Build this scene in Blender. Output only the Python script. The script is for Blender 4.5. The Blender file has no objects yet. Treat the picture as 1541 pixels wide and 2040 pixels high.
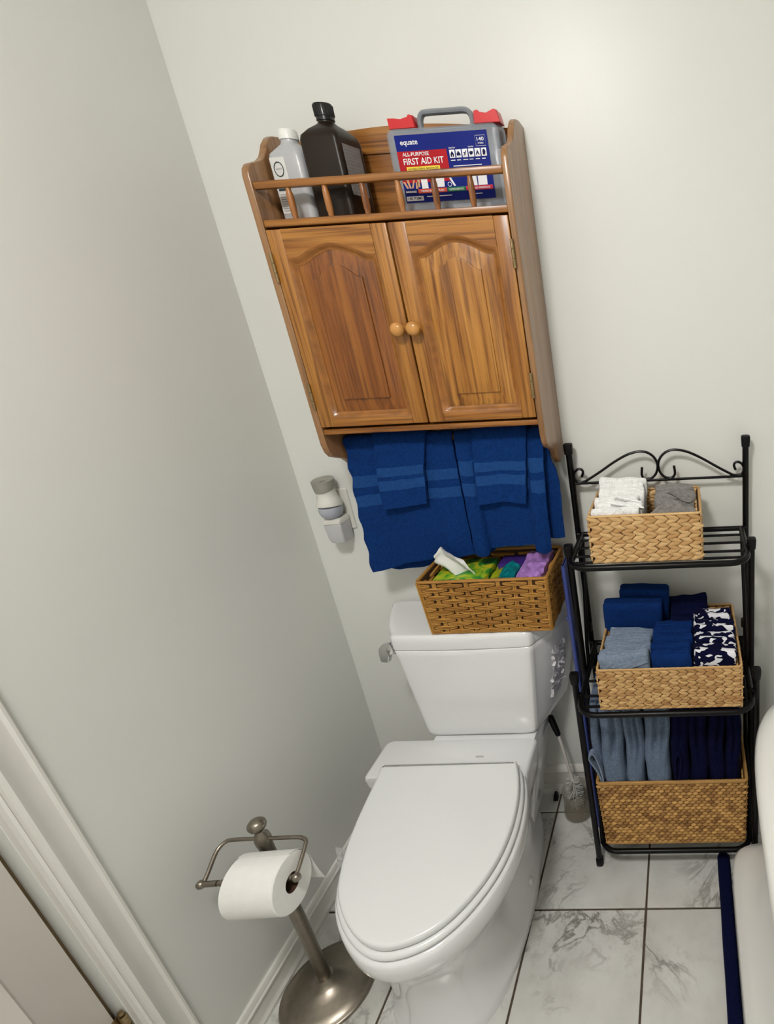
import bpy, bmesh, math, random
from mathutils import Vector, Matrix, noise

random.seed(7)
D = bpy.data
COL = bpy.context.scene.collection
SC = bpy.context.scene

# ------------------------------------------------------------------ camera
# solved from the floor joints, the wall corner and the cabinet (metres; the
# photograph is an off-centre crop of a wide picture, hence the lens shift)
F_PX, PX, PY, WPX, HPX = 1111.33, 1328.34, 1024.56, 1541.0, 2040.0
cam_d = D.cameras.new('camera')
cam = D.objects.new('camera', cam_d)
COL.objects.link(cam)
rv = Vector((0.3802, 0.0335, -0.0481))
Rm = Matrix.Rotation(rv.length, 3, rv.normalized())          # rotated world -> camera (x right, y down, z ahead)
Bm = Matrix(((1, 0, 0), (0, 0, -1), (0, 1, 0)))
W2C = Rm @ Bm
C2W = W2C.transposed() @ Matrix(((1, 0, 0), (0, -1, 0), (0, 0, -1)))
cam.matrix_world = Matrix.Translation((1.04946, -1.39890, 1.52970)) @ C2W.to_4x4()
cam_d.sensor_fit = 'HORIZONTAL'
cam_d.sensor_width = 36.0
cam_d.lens = F_PX / WPX * 36.0
cam_d.shift_x = (WPX / 2 - PX) / WPX
cam_d.shift_y = (PY - HPX / 2) / WPX
cam_d.clip_start = 0.01
SC.camera = cam

# ------------------------------------------------------------------ world, exposure
wd = D.worlds.new('world')
SC.world = wd
wd.use_nodes = True
wd.node_tree.nodes['Background'].inputs[0].default_value = (0.8, 0.85, 1.0, 1)
wd.node_tree.nodes['Background'].inputs[1].default_value = 0.05
SC.view_settings.view_transform = 'Standard'
SC.view_settings.look = 'None'
SC.view_settings.exposure = 0.0
SC.view_settings.gamma = 1.0
SC.view_settings.use_curve_mapping = False
LAMP_STRENGTH = 117.0           # ceiling lamp dome
LAMP_POS = (0.66, -1.42, 2.44)
VANITY_STRENGTH = 9.0
ROOM_W, ROOM_D, ROOM_H = 2.3, 2.5, 2.44


# ------------------------------------------------------------------ helpers: colours, materials
def lin(c):
    return tuple((x / 255 / 12.92) if x / 255 <= 0.04045 else ((x / 255 + 0.055) / 1.055) ** 2.4 for x in c) + (1.0,)


class NT:
    def __init__(s, name):
        s.m = D.materials.new(name)
        s.m.use_nodes = True
        s.t = s.m.node_tree
        s.b = s.t.nodes['Principled BSDF']
        s.out = s.t.nodes['Material Output']

    def n(s, typ, **kw):
        nd = s.t.nodes.new(typ)
        for k, v in kw.items():
            if k.startswith('i_'):
                key = k[2:].replace('_', ' ')
                nd.inputs[key].default_value = v
            else:
                setattr(nd, k, v)
        return nd

    def l(s, a, b):
        s.t.links.new(a, b)

    def ramp(s, fac, stops):
        r = s.n('ShaderNodeValToRGB')
        el = r.color_ramp.elements
        while len(el) < len(stops):
            el.new(0.5)
        for e, (p, c) in zip(el, stops):
            e.position = p
            e.color = c
        s.l(fac, r.inputs[0])
        return r

    def coords(s, scale=(1, 1, 1), kind='Object', rnd=0.0):
        tc = s.n('ShaderNodeTexCoord')
        mp = s.n('ShaderNodeMapping')
        mp.inputs['Scale'].default_value = scale
        s.l(tc.outputs[kind], mp.inputs[0])
        if rnd:
            oi = s.n('ShaderNodeObjectInfo')
            mu = s.n('ShaderNodeMath', operation='MULTIPLY')
            mu.inputs[1].default_value = rnd
            s.l(oi.outputs['Random'], mu.inputs[0])
            cx = s.n('ShaderNodeCombineXYZ')
            for i in range(3):
                s.l(mu.outputs[0], cx.inputs[i])
            s.l(cx.outputs[0], mp.inputs['Location'])
        return mp.outputs[0]

    def noise(s, co, scale, detail=2.0, rough=0.5, dist=0.0):
        nd = s.n('ShaderNodeTexNoise')
        nd.inputs['Scale'].default_value = scale
        nd.inputs['Detail'].default_value = detail
        nd.inputs['Roughness'].default_value = rough
        nd.inputs['Distortion'].default_value = dist
        s.l(co, nd.inputs['Vector'])
        return nd.outputs['Fac']

    def bump(s, h, strength, dist=0.001):
        b = s.n('ShaderNodeBump')
        b.inputs['Strength'].default_value = strength
        b.inputs['Distance'].default_value = dist
        s.l(h, b.inputs['Height'])
        s.l(b.outputs[0], s.b.inputs['Normal'])

    def set(s, **kw):
        for k, v in kw.items():
            s.b.inputs[k.replace('_', ' ')].default_value = v


def plain(name, rgb, rough=0.5, metal=0.0, var=0.06, nscale=40, bump=0.0, bscale=300, bdist=0.0006, coat=0.0, spec=0.5):
    t = NT(name)
    co = t.coords()
    c = lin(rgb)
    f = t.noise(co, nscale, 3)
    lo = tuple(x * (1 - var) for x in c[:3]) + (1,)
    hi = tuple(min(1, x * (1 + var)) for x in c[:3]) + (1,)
    r = t.ramp(f, [(0.3, lo), (0.7, hi)])
    t.l(r.outputs[0], t.b.inputs['Base Color'])
    t.set(Roughness=rough, Metallic=metal, Coat_Weight=coat, Specular_IOR_Level=spec)
    if bump:
        t.bump(t.noise(co, bscale, 2), bump, bdist)
    return t.m


def terry(name, rgb, dark=0.72, sheen=0.25, bump=0.9, scale=420):
    t = NT(name)
    co = t.coords()
    c = lin(rgb)
    f = t.noise(co, 160, 4, 0.65)
    lo = tuple(x * dark for x in c[:3]) + (1,)
    hi = tuple(min(1, x * 1.18) for x in c[:3]) + (1,)
    r = t.ramp(f, [(0.32, lo), (0.68, hi)])
    t.l(r.outputs[0], t.b.inputs['Base Color'])
    t.set(Roughness=0.95, Specular_IOR_Level=0.1, Sheen_Weight=sheen, Sheen_Roughness=0.6)
    t.b.inputs['Sheen Tint'].default_value = tuple(min(1, x * 1.6 + 0.03) for x in c[:3]) + (1,)
    t.bump(t.noise(co, scale, 2, 0.7), bump, 0.0018)
    return t.m


def oak(name, axis='Z', light=(176, 120, 52), mid=(150, 94, 32), dark=(108, 60, 16), seed=0.0, rough=0.34, fig=1.0):
    t = NT(name)
    s = {'X': (0.07, 1, 1), 'Y': (1, 0.07, 1), 'Z': (1, 1, 0.07)}[axis]
    tc = t.n('ShaderNodeTexCoord')
    mp = t.n('ShaderNodeMapping')
    mp.inputs['Scale'].default_value = s
    mp.inputs['Location'].default_value = (seed, seed * 1.7, seed * 0.6)
    t.l(tc.outputs['Object'], mp.inputs[0])
    co = mp.outputs[0]
    warp = t.noise(co, 9, 2, 0.5)                     # broad cathedral figure
    mul = t.n('ShaderNodeMath', operation='MULTIPLY')
    mul.inputs[1].default_value = 15.0 * fig
    t.l(warp, mul.inputs[0])
    frac = t.n('ShaderNodeMath', operation='PINGPONG')
    frac.inputs[1].default_value = 1.0
    t.l(mul.outputs[0], frac.inputs[0])
    fine = t.noise(co, 220, 3, 0.65)                  # pores
    stre = t.noise(co, 55, 3, 0.55)
    a = t.n('ShaderNodeMix', data_type='FLOAT')
    a.inputs['Factor'].default_value = 0.5
    t.l(frac.outputs[0], a.inputs['A'])
    t.l(stre, a.inputs['B'])
    b = t.n('ShaderNodeMix', data_type='FLOAT')
    b.inputs['Factor'].default_value = 0.30
    t.l(a.outputs['Result'], b.inputs['A'])
    t.l(fine, b.inputs['B'])
    r = t.ramp(b.outputs['Result'], [(0.22, lin(dark)), (0.42, lin(mid)), (0.72, lin(light))])
    mp2 = t.n('ShaderNodeMapping')                    # thin dark open-grain lines
    mp2.inputs['Scale'].default_value = {'X': (0.025, 1, 1), 'Y': (1, 0.025, 1), 'Z': (1, 1, 0.025)}[axis]
    mp2.inputs['Location'].default_value = (seed * 2.2, seed, seed * 1.3)
    t.l(tc.outputs['Object'], mp2.inputs[0])
    ln = t.ramp(t.noise(mp2.outputs[0], 150, 2, 0.6, 0.15), [(0.36, (0.44, 0.37, 0.30, 1)), (0.51, (1, 1, 1, 1))])
    mlt = t.n('ShaderNodeMix', data_type='RGBA', blend_type='MULTIPLY')
    mlt.inputs['Factor'].default_value = min(0.85, 0.3 + 0.6 * fig)
    t.l(r.outputs[0], mlt.inputs['A'])
    t.l(ln.outputs[0], mlt.inputs['B'])
    t.l(mlt.outputs['Result'], t.b.inputs['Base Color'])
    t.set(Roughness=rough, Coat_Weight=0.2, Coat_Roughness=0.25)
    t.bump(fine, 0.12, 0.0004)
    return t.m


def wicker(name, light, dark, bump=0.5):
    t = NT(name)
    co = t.coords((1, 1, 4))
    g = t.n('ShaderNodeNewGeometry')
    oi = t.n('ShaderNodeObjectInfo')
    ad = t.n('ShaderNodeMath', operation='ADD')
    t.l(g.outputs['Random Per Island'], ad.inputs[0])
    t.l(oi.outputs['Random'], ad.inputs[1])
    fr = t.n('ShaderNodeMath', operation='FRACT')
    t.l(ad.outputs[0], fr.inputs[0])
    f = t.noise(t.coords((1, 1, 1), 'Generated', 7.0), 6, 4, 0.6)
    mx = t.n('ShaderNodeMix', data_type='FLOAT')
    mx.inputs['Factor'].default_value = 0.5
    t.l(fr.outputs[0], mx.inputs['A'])
    t.l(f, mx.inputs['B'])
    r = t.ramp(mx.outputs['Result'], [(0.15, lin(dark)), (0.8, lin(light))])
    t.l(r.outputs[0], t.b.inputs['Base Color'])
    t.set(Roughness=0.55, Specular_IOR_Level=0.35)
    t.bump(t.noise(co, 260, 3, 0.6), bump, 0.0008)
    return t.m


M = {}
# paint
def wall_paint(name, rgb, rough=0.3):
    t = NT(name)
    co = t.coords()
    c = lin(rgb)
    r = t.ramp(t.noise(co, 2.5, 2), [(0.3, tuple(x * 0.985 for x in c[:3]) + (1,)), (0.7, c)])
    t.l(r.outputs[0], t.b.inputs['Base Color'])
    t.set(Roughness=rough, Specular_IOR_Level=0.30)
    t.bump(t.noise(co, 95, 2, 0.5), 0.16, 0.0012)
    return t.m


M['wall'] = wall_paint('wall_paint', (227, 228, 223), 0.36)
M['ceil'] = wall_paint('ceiling_paint', (235, 235, 230), 0.8)
M['trim'] = plain('trim_paint', (226, 224, 218), 0.35, var=0.02, nscale=8)
M['door'] = plain('door_paint', (214, 208, 200), 0.4, var=0.02, nscale=6)
M['jamb'] = plain('jamb_gap_shade', (120, 100, 70), 0.6)  # tan-brown jamb: shade of the door gap put into the colour
M['grout'] = plain('grout', (84, 72, 58), 0.95, var=0.25, nscale=60, bump=0.5)
M['porcelain'] = plain('porcelain', (232, 233, 234), 0.12, var=0.006, nscale=4, coat=0.35)
M['seat'] = plain('seat_plastic', (229, 231, 231), 0.22, var=0.006, nscale=5)
M['tub'] = plain('tub_enamel', (236, 236, 232), 0.2, var=0.015, nscale=5)
M['nickel'] = plain('brushed_nickel', (146, 138, 126), 0.33, 1.0, var=0.08, nscale=90)
M['chrome'] = plain('chrome', (214, 214, 214), 0.1, 1.0, var=0.02)
M['brass'] = plain('aged_brass', (160, 140, 104), 0.34, 1.0, var=0.2, nscale=120)
M['iron'] = plain('black_iron', (4, 4, 5), 0.34, 0.0, var=0.25, nscale=70, bump=0.15, bscale=200, spec=0.22)
M['rubber'] = plain('black_rubber', (5, 5, 6), 0.5, spec=0.25)
M['logo'] = plain('grey_print', (70, 70, 72), 0.5)
M['royal'] = terry('royal_terry', (13, 50, 108), sheen=0.12)
M['royal2'] = terry('royal_terry_dark', (11, 44, 100), sheen=0.12)
M['band'] = terry('royal_band', (28, 66, 122), sheen=0.12, dark=0.88, bump=0.35, scale=900)
M['navy'] = terry('navy_terry', (10, 16, 52), sheen=0.1)
M['navy2'] = terry('navy_terry_deep', (7, 11, 46), sheen=0.08)
M['slate'] = terry('slate_terry', (124, 138, 158), sheen=0.4)
M['slate2'] = terry('slate_terry_dark', (98, 113, 134), sheen=0.4)
M['white_t'] = terry('white_terry', (240, 240, 238), dark=0.9)
M['grey_t'] = terry('grey_terry', (136, 133, 130))
M['oakZ'] = oak('oak_vertical', 'Z', seed=0.3)
M['oakZ2'] = oak('oak_vertical_two', 'Z', seed=2.1, fig=0.8)
M['oakX'] = oak('oak_horizontal', 'X', seed=1.3)
M['oakP1'] = oak('oak_panel_left', 'Z', light=(160, 102, 40), mid=(138, 80, 26), dark=(104, 56, 16), seed=4.7, fig=0.7)
M['oakP2'] = oak('oak_panel_right', 'Z', light=(186, 130, 58), mid=(160, 104, 38), dark=(116, 68, 22), seed=6.4, fig=1.6)
M['oakM'] = plain('oak_molding', (146, 92, 36), 0.36, var=0.22, nscale=45, coat=0.2)
M['oakS'] = oak('oak_side_sheen', 'Z', light=(158, 118, 80), mid=(146, 106, 68), dark=(124, 86, 52), seed=3.9, rough=0.3, fig=0.4)  # greyer oak: gloss reflection on the side panels put into the colour
M['oakD'] = oak('oak_rail_dark', 'X', light=(168, 112, 52), mid=(140, 88, 36), dark=(100, 58, 20), seed=8.2)
M['oakE'] = oak('oak_spindle', 'Z', light=(172, 114, 60), mid=(140, 86, 40), dark=(100, 56, 24), seed=9.2)
M['knob'] = plain('maple_knob', (192, 136, 70), 0.22, var=0.12, nscale=60, coat=0.4)
M['wick1'] = wicker('hyacinth_light', (222, 186, 132), (176, 130, 78))
M['wick2'] = wicker('hyacinth_mid', (214, 176, 120), (156, 110, 62))
M['wick3'] = wicker('seagrass', (206, 160, 92), (112, 70, 28))
M['wick4'] = wicker('rattan', (202, 152, 76), (142, 94, 38))
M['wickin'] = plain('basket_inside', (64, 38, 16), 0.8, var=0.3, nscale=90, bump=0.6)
M['paper'] = plain('tissue_paper', (236, 235, 232), 0.95, var=0.02, nscale=60, bump=0.3, bscale=220)
M['card'] = plain('cardboard', (70, 46, 32), 0.9)
M['capwhite'] = plain('white_cap', (236, 236, 232), 0.35)
M['frost'] = plain('frosted_bottle', (186, 187, 190), 0.3, var=0.03, nscale=12)
M['brown_b'] = plain('dark_bottle', (34, 24, 16), 0.36, var=0.15, nscale=20, spec=0.3)
M['blackcap'] = plain('black_cap', (14, 14, 14), 0.28)
M['lab_w'] = plain('label_white', (222, 222, 220), 0.5, var=0.02)
M['lab_g'] = plain('label_grey', (138, 134, 134), 0.45, var=0.12, nscale=60)
M['ink'] = plain('ink_dark', (40, 62, 62), 0.6)
M['ink2'] = plain('ink_grey', (150, 150, 152), 0.6)
M['kit_blue'] = plain('print_blue', (10, 30, 122), 0.5, var=0.06, nscale=10, spec=0.15)
M['kit_red'] = plain('print_red', (176, 26, 36), 0.5, spec=0.15)
M['kit_yellow'] = plain('print_yellow', (240, 214, 40), 0.35)
M['kit_green'] = plain('print_green', (22, 120, 62), 0.35)
M['kit_orange'] = plain('print_orange', (206, 72, 40), 0.35)
M['kit_pink'] = plain('print_crimson', (196, 28, 60), 0.35)
M['kit_navy'] = plain('print_navy', (10, 14, 66), 0.5, spec=0.15)
M['kit_white'] = plain('print_white', (236, 236, 240), 0.4)
M['kit_tan'] = plain('print_tan', (206, 160, 120), 0.5)
M['latch'] = plain('red_plastic', (206, 20, 30), 0.3, var=0.03)
M['kitgrey'] = plain('grey_plastic', (132, 136, 142), 0.35)
M['airgrey'] = plain('warm_grey_plastic', (150, 148, 138), 0.45)
M['airwhite'] = plain('white_plastic', (226, 224, 216), 0.35, var=0.02)
M['airplug'] = plain('pale_grey_plastic', (196, 196, 198), 0.4, var=0.02)
M['peri'] = plain('periwinkle_plastic', (58, 72, 140), 0.4, var=0.08, nscale=12)
M['bristle'] = plain('bristle_white', (206, 206, 200), 0.8, var=0.1, nscale=200)
M['rod'] = plain('rod_plastic', (212, 206, 200), 0.4)
M['tealfilm'] = plain('teal_film', (10, 116, 122), 0.25, var=0.15, nscale=60)
M['limefilm'] = plain('lime_film', (150, 160, 30), 0.3, var=0.25, nscale=50)
M['lilac'] = plain('lilac_film', (172, 126, 200), 0.35, var=0.18, nscale=70)
M['violet'] = plain('violet_card', (58, 34, 120), 0.4, var=0.1)
M['dust'] = plain('torn_paper', (216, 214, 218), 0.85, var=0.3, nscale=160, bump=0.8, bscale=200)


def film(name, rgb, opacity, rough=0.2):
    t = NT(name)
    t.set(Base_Color=lin(rgb), Roughness=rough)
    tr = t.n('ShaderNodeBsdfTransparent')
    mx = t.n('ShaderNodeMixShader')
    f = t.noise(t.coords(), 18, 2)
    mr = t.n('ShaderNodeMapRange')
    mr.inputs['To Min'].default_value = opacity - 0.06
    mr.inputs['To Max'].default_value = opacity + 0.06
    t.l(f, mr.inputs['Value'])
    t.l(mr.outputs[0], mx.inputs[0])
    t.l(tr.outputs[0], mx.inputs[1])
    t.l(t.b.outputs[0], mx.inputs[2])
    t.l(mx.outputs[0], t.out.inputs[0])
    return t.m


M['kitclear'] = film('clear_plastic', (176, 184, 194), 0.33, 0.22)
M['cup'] = film('smoky_cup', (150, 140, 120), 0.30, 0.15)
M['cling'] = film('clear_film', (230, 230, 230), 0.45, 0.1)
M['glass'] = film('refill_glass', (196, 200, 212), 0.72, 0.08)


def marble():
    t = NT('marble_tile')
    co = t.coords((1, 1, 1), 'Object', 9.0)
    base = t.ramp(t.noise(co, 5, 4, 0.6), [(0.3, lin((196, 195, 190))), (0.7, lin((222, 222, 219)))])
    v1 = t.noise(co, 4.2, 7, 0.62, 1.4)
    s1 = t.n('ShaderNodeMath', operation='SUBTRACT')
    s1.inputs[1].default_value = 0.5
    t.l(v1, s1.inputs[0])
    a1 = t.n('ShaderNodeMath', operation='ABSOLUTE')
    t.l(s1.outputs[0], a1.inputs[0])
    vein = t.ramp(a1.outputs[0], [(0.0, (1, 1, 1, 1)), (0.035, (0, 0, 0, 1))])
    mask = t.ramp(t.noise(co, 3.3, 2, 0.5), [(0.48, (0, 0, 0, 1)), (0.66, (1, 1, 1, 1))])
    blot = t.ramp(t.noise(co, 38, 4, 0.7), [(0.5, (0, 0, 0, 1)), (0.75, (1, 1, 1, 1))])
    m1 = t.n('ShaderNodeMath', operation='MULTIPLY')
    t.l(vein.outputs[0], m1.inputs[0])
    t.l(mask.outputs[0], m1.inputs[1])
    m2 = t.n('ShaderNodeMath', operation='MULTIPLY')
    t.l(blot.outputs[0], m2.inputs[0])
    t.l(mask.outputs[0], m2.inputs[1])
    m3 = t.n('ShaderNodeMath', operation='MULTIPLY')
    m3.inputs[1].default_value = 0.55
    t.l(m2.outputs[0], m3.inputs[0])
    mxx = t.n('ShaderNodeMath', operation='MAXIMUM')
    t.l(m1.outputs[0], mxx.inputs[0])
    t.l(m3.outputs[0], mxx.inputs[1])
    m4 = t.n('ShaderNodeMath', operation='MULTIPLY')
    m4.inputs[1].default_value = 0.85
    t.l(mxx.outputs[0], m4.inputs[0])
    mix = t.n('ShaderNodeMix', data_type='RGBA')
    t.l(m4.outputs[0], mix.inputs['Factor'])
    t.l(base.outputs[0], mix.inputs['A'])
    mix.inputs['B'].default_value = lin((100, 94, 84))
    t.l(mix.outputs['Result'], t.b.inputs['Base Color'])
    t.set(Roughness=0.22)
    return t.m


M['marble'] = marble()


def patterned():
    t = NT('navy_white_print')
    co = t.coords((1.0, 1.5, 1.5), 'Object', 3.0)
    v = t.noise(co, 48, 0.5, 0.4, 0.7)
    r = t.ramp(v, [(0.545, lin((9, 11, 42))), (0.56, lin((226, 226, 232)))])
    t.l(r.outputs[0], t.b.inputs['Base Color'])
    t.set(Roughness=0.95, Specular_IOR_Level=0.1)
    t.bump(t.noise(co, 500, 2, 0.6), 0.6, 0.001)
    return t.m


M['print'] = patterned()


def tissue_print():
    t = NT('green_tissue_print')
    co = t.coords()
    r = t.ramp(t.noise(co, 22, 2, 0.5, 1.5), [(0.36, lin((22, 110, 60))), (0.47, lin((64, 150, 40))), (0.56, lin((150, 180, 40))), (0.68, lin((214, 190, 40)))])
    t.l(r.outputs[0], t.b.inputs['Base Color'])
    t.set(Roughness=0.4)
    return t.m


M['tissuebox'] = tissue_print()


def emit(name, rgb, s):
    t = NT(name)
    t.set(Base_Color=(0.9, 0.9, 0.9, 1), Emission_Color=lin(rgb), Emission_Strength=s)
    return t.m


M['lamp'] = emit('lamp_glow', (255, 252, 248), LAMP_STRENGTH)
M['vanity'] = emit('vanity_glow', (255, 244, 228), VANITY_STRENGTH)


# ------------------------------------------------------------------ helpers: meshes
class MB:
    def __init__(s):
        s.v = []
        s.f = []

    def add(s, vs, fs, mat=None):
        o = len(s.v)
        s.v.extend([tuple((mat @ Vector(p)) if mat else p) for p in vs])
        s.f.extend([tuple(i + o for i in f) for f in fs])
        return s

    def box(s, lo, hi, bev=0.0, seg=2, mat=None):
        bm = bmesh.new()
        c = [(a + b) / 2 for a, b in zip(lo, hi)]
        d = [abs(b - a) for a, b in zip(lo, hi)]
        bmesh.ops.create_cube(bm, size=1.0)
        for v in bm.verts:
            v.co = Vector((v.co.x * d[0] + c[0], v.co.y * d[1] + c[1], v.co.z * d[2] + c[2]))
        if bev:
            bmesh.ops.bevel(bm, geom=list(bm.edges), offset=min(bev, min(d) * 0.45), segments=seg, affect='EDGES', profile=0.5)
        bm.verts.index_update()
        s.add([v.co[:] for v in bm.verts], [[v.index for v in f.verts] for f in bm.faces], mat)
        bm.free()
        return s

    def loft(s, rings, caps=True, closed=True):
        n = len(rings[0])
        vs = [p for r in rings for p in r]
        fs = []
        for i in range(len(rings) - 1):
            for j in range(n if closed else n - 1):
                k = (j + 1) % n
                fs.append((i * n + j, i * n + k, (i + 1) * n + k, (i + 1) * n + j))
        if caps:
            fs.append(tuple(range(n - 1, -1, -1)))
            fs.append(tuple((len(rings) - 1) * n + j for j in range(n)))
        return s.add(vs, fs)

    def tube(s, path, r, n=10, closed=False, caps=True, flat=None):
        P = [Vector(p) for p in path]
        m = len(P)
        rs = r if isinstance(r, (list, tuple)) else [r] * m
        T = []
        for i in range(m):
            a = P[(i - 1) % m] if (closed or i > 0) else P[0]
            b = P[(i + 1) % m] if (closed or i < m - 1) else P[-1]
            T.append((b - a).normalized())
        up = Vector((0, 0, 1)) if abs(T[0].z) < 0.9 else Vector((0, 1, 0))
        if flat:
            up = Vector(flat[0])
        nrm = (up - T[0] * up.dot(T[0])).normalized()
        rings = []
        for i in range(m):
            if flat:
                nrm = (up - T[i] * up.dot(T[i])).normalized()
            else:
                nrm = (nrm - T[i] * nrm.dot(T[i])).normalized()
            bi = T[i].cross(nrm)
            e = flat[1] if flat else 1.0
            rings.append([tuple(P[i] + (nrm * math.cos(2 * math.pi * j / n) * e + bi * math.sin(2 * math.pi * j / n)) * rs[i]) for j in range(n)])
        if closed:
            rings.append(rings[0])
        return s.loft(rings, caps and not closed)

    def lathe(s, prof, c=(0, 0, 0), n=28, axis='Z', caps=True, mat=None):
        rings = []
        for r, h in prof:
            ring = []
            for j in range(n):
                a = 2 * math.pi * j / n
                u, w = r * math.cos(a), r * math.sin(a)
                p = {'Z': (u, w, h), 'X': (h, u, w), 'Y': (w, h, u)}[axis]
                p = Vector(p)
                if mat:
                    p = mat @ p
                ring.append((p[0] + c[0], p[1] + c[1], p[2] + c[2]))
            rings.append(ring)
        return s.loft(rings, caps)

    def prism(s, poly, axis, a, b):
        """poly in the two other axes (order x,y,z without axis), extruded from a to b."""
        def P(p, t):
            if axis == 'X':
                return (t, p[0], p[1])
            if axis == 'Y':
                return (p[0], t, p[1])
            return (p[0], p[1], t)
        return s.loft([[P(p, a) for p in poly], [P(p, b) for p in poly]])

    def sheet(s, P, t):
        """thick sheet about the grid P[i][j] of points."""
        nu, nv = len(P), len(P[0])
        G = [[Vector(p) for p in row] for row in P]
        A, Bk = [], []
        for i in range(nu):
            for j in range(nv):
                du = G[min(i + 1, nu - 1)][j] - G[max(i - 1, 0)][j]
                dv = G[i][min(j + 1, nv - 1)] - G[i][max(j - 1, 0)]
                nn = du.cross(dv)
                nn = nn.normalized() if nn.length > 1e-12 else Vector((0, -1, 0))
                A.append(tuple(G[i][j] + nn * t / 2))
                Bk.append(tuple(G[i][j] - nn * t / 2))
        fs = []
        o = nu * nv
        for i in range(nu - 1):
            for j in range(nv - 1):
                q = (i * nv + j, (i + 1) * nv + j, (i + 1) * nv + j + 1, i * nv + j + 1)
                fs.append(q)
                fs.append(tuple(x + o for x in reversed(q)))
        def strip(idx):
            for a, b in zip(idx[:-1], idx[1:]):
                fs.append((b, a, a + o, b + o))
        strip([i * nv for i in range(nu)][::-1])
        strip([i * nv + nv - 1 for i in range(nu)])
        strip([j for j in range(nv)])
        strip([(nu - 1) * nv + j for j in range(nv)][::-1])
        return s.add(A + Bk, fs)

    def rblock(s, c, size, r, seed=0, amp=0.002, freq=30, mat=None, grooves=0, gdepth=0.003, n=(14, 6, 10), shape=None):
        """soft folded-cloth block: rounded box with wobble; grooves run along the thickness (y) as fold lines."""
        hx, hy, hz = [q / 2 for q in size]
        r = min(r, hx, hy, hz) * 0.999
        idx = {}
        vs, fs = [], []
        def vert(i, j, k):
            key = (i, j, k)
            if key in idx:
                return idx[key]
            p = Vector(((2 * i / n[0] - 1) * hx, (2 * j / n[1] - 1) * hy, (2 * k / n[2] - 1) * hz))
            q = Vector((max(-hx + r, min(hx - r, p.x)), max(-hy + r, min(hy - r, p.y)), max(-hz + r, min(hz - r, p.z))))
            dd = p - q
            if dd.length > 1e-9:
                p = q + dd.normalized() * r
            nv = noise.noise_vector(p * freq + Vector((seed * 13.7, seed * 5.1, seed * 3.3)))
            if grooves:
                wt = sstep(0.72, 1.0, max(abs(p.x) / hx, abs(p.z) / hz))
                g = abs(math.sin(math.pi * grooves * (p.y / (2 * hy) + 0.5)))
                sh = 1 - wt * gdepth / hx * (1 - g) ** 3
                p = Vector((p.x * sh, p.y, p.z * (1 - wt * gdepth / hz * (1 - g) ** 3)))
            p = p + nv * amp
            if shape:
                p = shape(p)
            p = (mat @ p) if mat else p
            idx[key] = len(vs)
            vs.append((p.x + c[0], p.y + c[1], p.z + c[2]))
            return idx[key]
        for ax in range(3):
            o1, o2 = [(1, 2), (2, 0), (0, 1)][ax]
            for side in (0, n[ax]):
                for a in range(n[o1]):
                    for b in range(n[o2]):
                        q = []
                        for da, db in ((0, 0), (1, 0), (1, 1), (0, 1)):
                            t = [0, 0, 0]
                            t[ax] = side
                            t[o1] = a + da
                            t[o2] = b + db
                            q.append(vert(*t))
                        fs.append(tuple(q) if side else tuple(reversed(q)))
        return s.add(vs, fs)

    def text(s, txt, fit_w, conv, depth=0.0, align='LEFT', fit_h=None):
        cu = D.curves.new('t', 'FONT')
        cu.body = txt
        cu.align_x = align
        cu.resolution_u = 3
        cu.offset = 0.014
        ob = D.objects.new('t', cu)
        COL.objects.link(ob)
        bpy.context.view_layer.update()
        dg = bpy.context.evaluated_depsgraph_get()
        me = D.meshes.new_from_object(ob.evaluated_get(dg))
        xs = [v.co.x for v in me.vertices]
        ys = [v.co.y for v in me.vertices]
        k = fit_w / (max(xs) - min(xs))
        ky = k if not fit_h else fit_h / (max(ys) - min(ys))
        x0, y0 = min(xs), min(ys)
        s.add([conv((v.co.x - x0) * k, (v.co.y - y0) * ky) for v in me.vertices], [tuple(p.vertices) for p in me.polygons])
        D.objects.remove(ob)
        D.curves.remove(cu)
        D.meshes.remove(me)
        return s

    def mesh(s, name, mat, origin=(0, 0, 0), angle=38):
        me = D.meshes.new(name)
        o = origin
        me.from_pydata([(p[0] - o[0], p[1] - o[1], p[2] - o[2]) for p in s.v], [], s.f)
        me.update()
        bm = bmesh.new()
        bm.from_mesh(me)
        bmesh.ops.recalc_face_normals(bm, faces=bm.faces)
        bm.to_mesh(me)
        bm.free()
        for p in me.polygons:
            p.use_smooth = True
        me.set_sharp_from_angle(angle=math.radians(angle))
        me.materials.append(M[mat] if isinstance(mat, str) else mat)
        return me


ORG = {}


def tag(o, label=None, cat=None, group=None, kind=None):
    for k, v in (('label', label), ('category', cat), ('group', group), ('kind', kind)):
        if v:
            o[k] = v
    return o


def thing(name, label, cat, loc, group=None):
    o = D.objects.new(name, None)
    o.empty_display_size = 0.05
    COL.objects.link(o)
    o.location = loc
    ORG[o.name] = tuple(loc)
    return tag(o, label, cat, group)


def root_of(o):
    while o.parent:
        o = o.parent
    return o


def part(name, mb, mat, parent, label=None, kind=None, angle=38):
    me = mb.mesh(name, mat, ORG[root_of(parent).name], angle)
    o = D.objects.new(name, me)
    COL.objects.link(o)
    o.parent = parent
    return tag(o, label, None, None, kind)


def solo(name, mb, mat, label, cat, loc, group=None, kind=None, angle=38):
    me = mb.mesh(name, mat, loc, angle)
    o = D.objects.new(name, me)
    COL.objects.link(o)
    o.location = loc
    ORG[o.name] = tuple(loc)
    return tag(o, label, cat, group, kind)


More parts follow.
